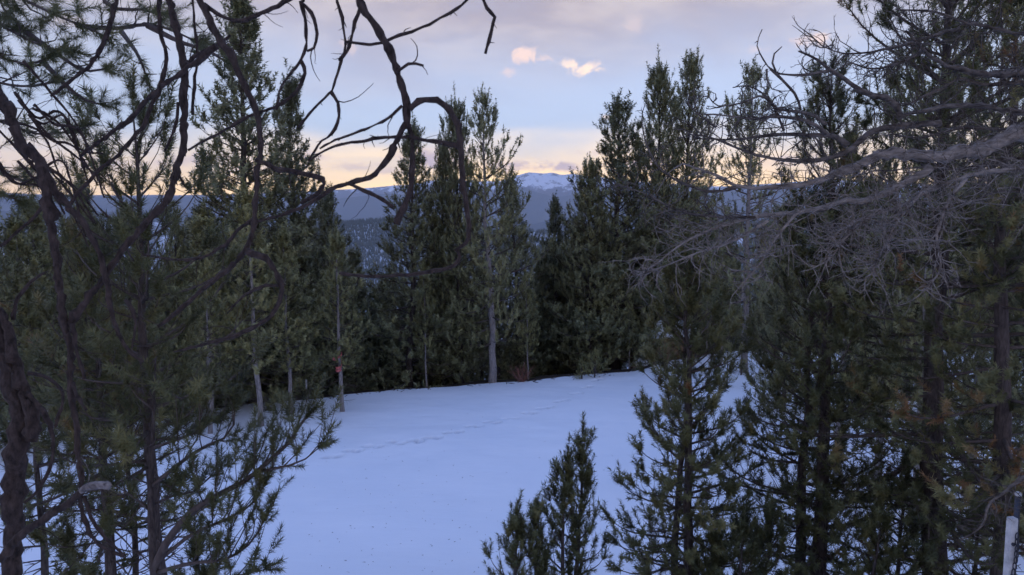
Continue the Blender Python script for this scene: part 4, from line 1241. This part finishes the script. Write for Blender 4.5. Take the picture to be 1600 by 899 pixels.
def boulder(lab, px, py, d, sx, sy, sz, seed):
    p = at(px, py, d)
    gz = float(ground0(p[0], d)) - 0.2
    t = thing('boulder', lab, 'boulder', (p[0], d, gz))
    nu, nv = 28, 16
    th = np.linspace(0, 2 * math.pi, nu + 1)[None, :]; ph = np.linspace(0.02, math.pi - 0.02, nv)[:, None]
    X = np.sin(ph) * np.cos(th); Y = np.sin(ph) * np.sin(th); Z = np.cos(ph) + 0 * th
    k = 1 + 0.5 * fbm(X * 1.7 + Z * 1.3 + seed, Y * 1.7 - Z * 0.9, 4, seed)
    k = np.round(k * 7) / 7 * 0.5 + k * 0.5
    me = grid_mesh('rock', X * k * sx, Y * k * sy, Z * k * sz + sz * 0.8, [M['rock']]); link('rock', me, t)
    up_ = nv // 2 - 1
    bumpy = 0.03 + 0.05 * smooth(-0.15, 0.2, fbm(X * 2 + 5, Y * 2, 3, seed + 3)[:up_]) * np.clip(Z[:up_], 0, 1)
    me = grid_mesh('snow_cap', X[:up_] * (k[:up_] * sx + bumpy * 0.5), Y[:up_] * (k[:up_] * sy + bumpy * 0.5), Z[:up_] * k[:up_] * sz + sz * 0.8 + bumpy - 0.055 * (ph[:up_] / ph[up_ - 1]) ** 2, [M['snow']])
    link('snow_cap', me, t)


boulder('large reddish boulder capped with snow behind the twin-stemmed pine', 1050, 560, 37.5, 1.3, 0.9, 1.15, 3)
boulder('small reddish boulder half buried in snow beside the larger one', 1000, 570, 36.8, 0.45, 0.4, 0.3, 8)

# ribbon tied round a trunk
rb = bpy.data.objects
m, t_, b = mat('red_ribbon'); b.inputs['Base Color'].default_value = (0.62, 0.17, 0.16, 1); b.inputs['Roughness'].default_value = 0.7; M['ribbon'] = m
pt = at(529, 572, 27.6)
t = thing('ribbon', 'faded red marking ribbon wrapped round the slim pale trunk', 'ribbon', (pt[0], 27.6, pt[2]))
gz = float(ground0(pt[0], 27.6))
a = np.linspace(0, 4.3 * math.pi, 60)
rr = 0.105
for nm, (z0, z1, tw_) in (('band', (-0.28, -0.06, 4.3)), ('loop', (0.02, 0.42, 2.2))):
    aa = np.linspace(0, tw_ * math.pi, 60); q = np.linspace(0, 1, 60)
    rx = rr + (0.10 * np.sin(q * math.pi) if nm == 'loop' else 0.006 * np.sin(aa * 3))
    X = np.stack([rx * np.cos(aa), rx * np.cos(aa) * 1.01]); Y = np.stack([rx * np.sin(aa), rx * np.sin(aa) * 1.01]); Z = np.stack([z0 + (z1 - z0) * q, z0 + (z1 - z0) * q + 0.09])
    me = grid_mesh(nm, X, Y, Z, [M['ribbon']])
    o = link(nm, me, t); sm = o.modifiers.new('thick', 'SOLIDIFY'); sm.thickness = 0.006

# white marker stake in the shade
m, t_, b = mat('white_paint'); M['white'] = m
n = tnoise(t_, 18, 6, 0.6); t_.links.new(ramp(t_, n, [(0.3, (0.34, 0.34, 0.35)), (0.6, (0.58, 0.58, 0.58))]), b.inputs['Base Color']); b.inputs['Roughness'].default_value = 0.5
m, t_, b = mat('dark_steel'); M['steel'] = m
b.inputs['Base Color'].default_value = (0.06, 0.065, 0.08, 1); b.inputs['Metallic'].default_value = 0.8; b.inputs['Roughness'].default_value = 0.45


def box(mb, c, s, bev=0.0, mat=0):
    c = np.array(c); s = np.array(s) / 2
    bm = [(x, y, z) for x in (-1, 1) for y in (-1, 1) for z in (-1, 1)]
    V = np.array(bm) * s + c
    F = [(0, 1, 3), (0, 3, 2), (4, 6, 7), (4, 7, 5), (0, 4, 5), (0, 5, 1), (2, 3, 7), (2, 7, 6), (0, 2, 6), (0, 6, 4), (1, 5, 7), (1, 7, 3)]
    mb.add(V, F, mat)


def flat(me):
    me.polygons.foreach_set('use_smooth', np.zeros(len(me.polygons), bool)); return me


p = at(479, 620, 29.2); gz = float(ground0(p[0], 29.2))
st = thing('marker_stake', 'thin white marker stake standing in shade at the forest edge', 'stake', (p[0], 29.2, gz))
top = at(479, 594, 29.2)[2] - gz
mb = MB(); box(mb, (0, 0, top / 2 - 0.1), (0.05, 0.03, top + 0.2)); link('stake', flat(mb.mesh('stake', [M['twig']])), st)
mb = MB(); box(mb, (0, 0, top - 0.16), (0.062, 0.042, 0.34)); link('painted_top', flat(mb.mesh('painted_top', [M['white']])), st)

# white post with a chain, close by in the shade
d = 5.2
p = at(1582, 809, d); gz = float(ground0(p[0], d)) - 0.1
ph_ = p[2] - gz
w = wr(11.5, d) * 2
post = thing('post', 'weathered white wooden post standing under the dark pines', 'post', (p[0], d, gz))
bm = MB(); bm.tube(np.array([[0, 0, 0], [0, 0, ph_ - 0.015], [0, 0, ph_]]), (w * 0.707, w * 0.707, w * 0.66), 4)
me = flat(bm.mesh('shaft', [M['white']])); o = link('shaft', me, post); o.rotation_euler[2] = R(45 + 8)
mb = MB(); mb.tube(np.array([[-0.004, -w / 2 - 0.012, ph_ - 0.18], [-0.004, -w / 2 + 0.01, ph_ - 0.18]]), (0.012, 0.012), 8); link('bolt', mb.mesh('bolt', [M['steel']]), post)
ch = thing('chain', 'dark steel chain hanging along the white post', 'chain', (p[0] + w * 0.30, d - w * 0.75, gz + ph_ - 0.12))
lm = MB()
a = np.linspace(0, 2 * math.pi, 17)
lp_ = np.stack([0.014 * np.cos(a), 0 * a, 0.026 * np.sin(a)], -1)
lm.tube(lp_, 0.0042, 6)
lme = lm.mesh('link', [M['steel']])
for i in range(26):
    o = link('link', lme, ch); o.location = (0.010 * math.sin(i * 0.5) - 0.0016 * i, 0, -0.043 * i); o.rotation_euler = (0, 0.08 * math.sin(i), R(90 if i % 2 else 0) + 0.25)
pole = thing('pole', 'dark steel pole beside the white post and chain', 'pole', (p[0] + 0.062, d + 0.05, gz))
mb = MB(); mb.tube(np.array([[0, 0, 0], [0, 0, ph_ + 0.14]]), (0.02, 0.02), 10); link('shaft', mb.mesh('shaft', [M['steel']]), pole)
mb = MB(); mb.tube(np.array([[0, 0, ph_ + 0.14], [0, 0, ph_ + 0.155], [0, 0, ph_ + 0.165]]), (0.024, 0.024, 0.012), 10); link('cap', mb.mesh('cap', [M['white']]), pole)

# bits of needles, bark and cone scales on the snow
r = np.random.default_rng(4)
mb = MB()
for i in range(210):
    if i < 110:
        px, py = r.normal(640, 110), r.uniform(700, 895)
    else:
        px, py = r.uniform(420, 1250), r.uniform(612, 895)
    if not 380 < px < 1300: continue
    p = hit(px, py)
    if p[1] > float(edge(p[0])) - 0.3: continue
    a_ = r.uniform(0, 6.28); l = r.uniform(0.008, 0.03); wd = r.uniform(0.002, 0.006)
    q = np.array([math.cos(a_), math.sin(a_), r.normal(0, 0.15)]) * l
    z = float(ground(p[0], p[1])) + 0.006
    c_ = np.array([p[0], p[1], z])
    mb.tube(np.array([c_ - q, c_ + [0, 0, 0.003], c_ + q]), (wd * 0.5, wd, wd * 0.4), 4)
for i in range(420):          # twigs and cones along the snow lip
    x = r.uniform(-12, 14); y = float(edge(x)) + r.normal(-0.1, 0.35)
    a_ = r.uniform(0, 6.28); l = r.uniform(0.02, 0.16); wd = r.uniform(0.004, 0.02)
    q = np.array([math.cos(a_), math.sin(a_), r.normal(0.1, 0.3)]) * l
    c_ = np.array([x, y, float(ground(x, y)) + 0.015])
    mb.tube(np.array([c_ - q, c_, c_ + q]), (wd * 0.5, wd, wd * 0.4), 4)
tag(link('forest_litter', mb.mesh('forest_litter', [M['twig']])), 'scattered bits of twigs and needles lying on snow', 'litter', None, 'stuff')
# ------------------------------------------------------------------ haze over the valley
HZD = 5.8e-5
x0, x1, y0, y1, z0, z1 = -24000, 24000, -1500, 17800, -900, 1040
V = [(x, y, z) for x in (x0, x1) for y in (y0, y1) for z in (z0, z1)]
me = bpy.data.meshes.new('haze')
me.from_pydata(V, [], [(0, 1, 3, 2), (4, 6, 7, 5), (0, 4, 5, 1), (2, 3, 7, 6), (0, 2, 6, 4), (1, 5, 7, 3)])
m = bpy.data.materials.new('haze_air'); m.use_nodes = True
t = m.node_tree; t.nodes.remove(t.nodes['Principled BSDF'])
pv = t.nodes.new('ShaderNodeVolumePrincipled')
pv.inputs['Color'].default_value = (0.74, 0.83, 0.98, 1)
pv.inputs['Density'].default_value = HZD
pv.inputs['Anisotropy'].default_value = 0.0
t.links.new(pv.outputs[0], t.nodes['Material Output'].inputs['Volume'])
me.materials.append(m)
tag(link('haze', me), 'pale blue evening haze filling the valley air', 'haze', None, 'stuff')
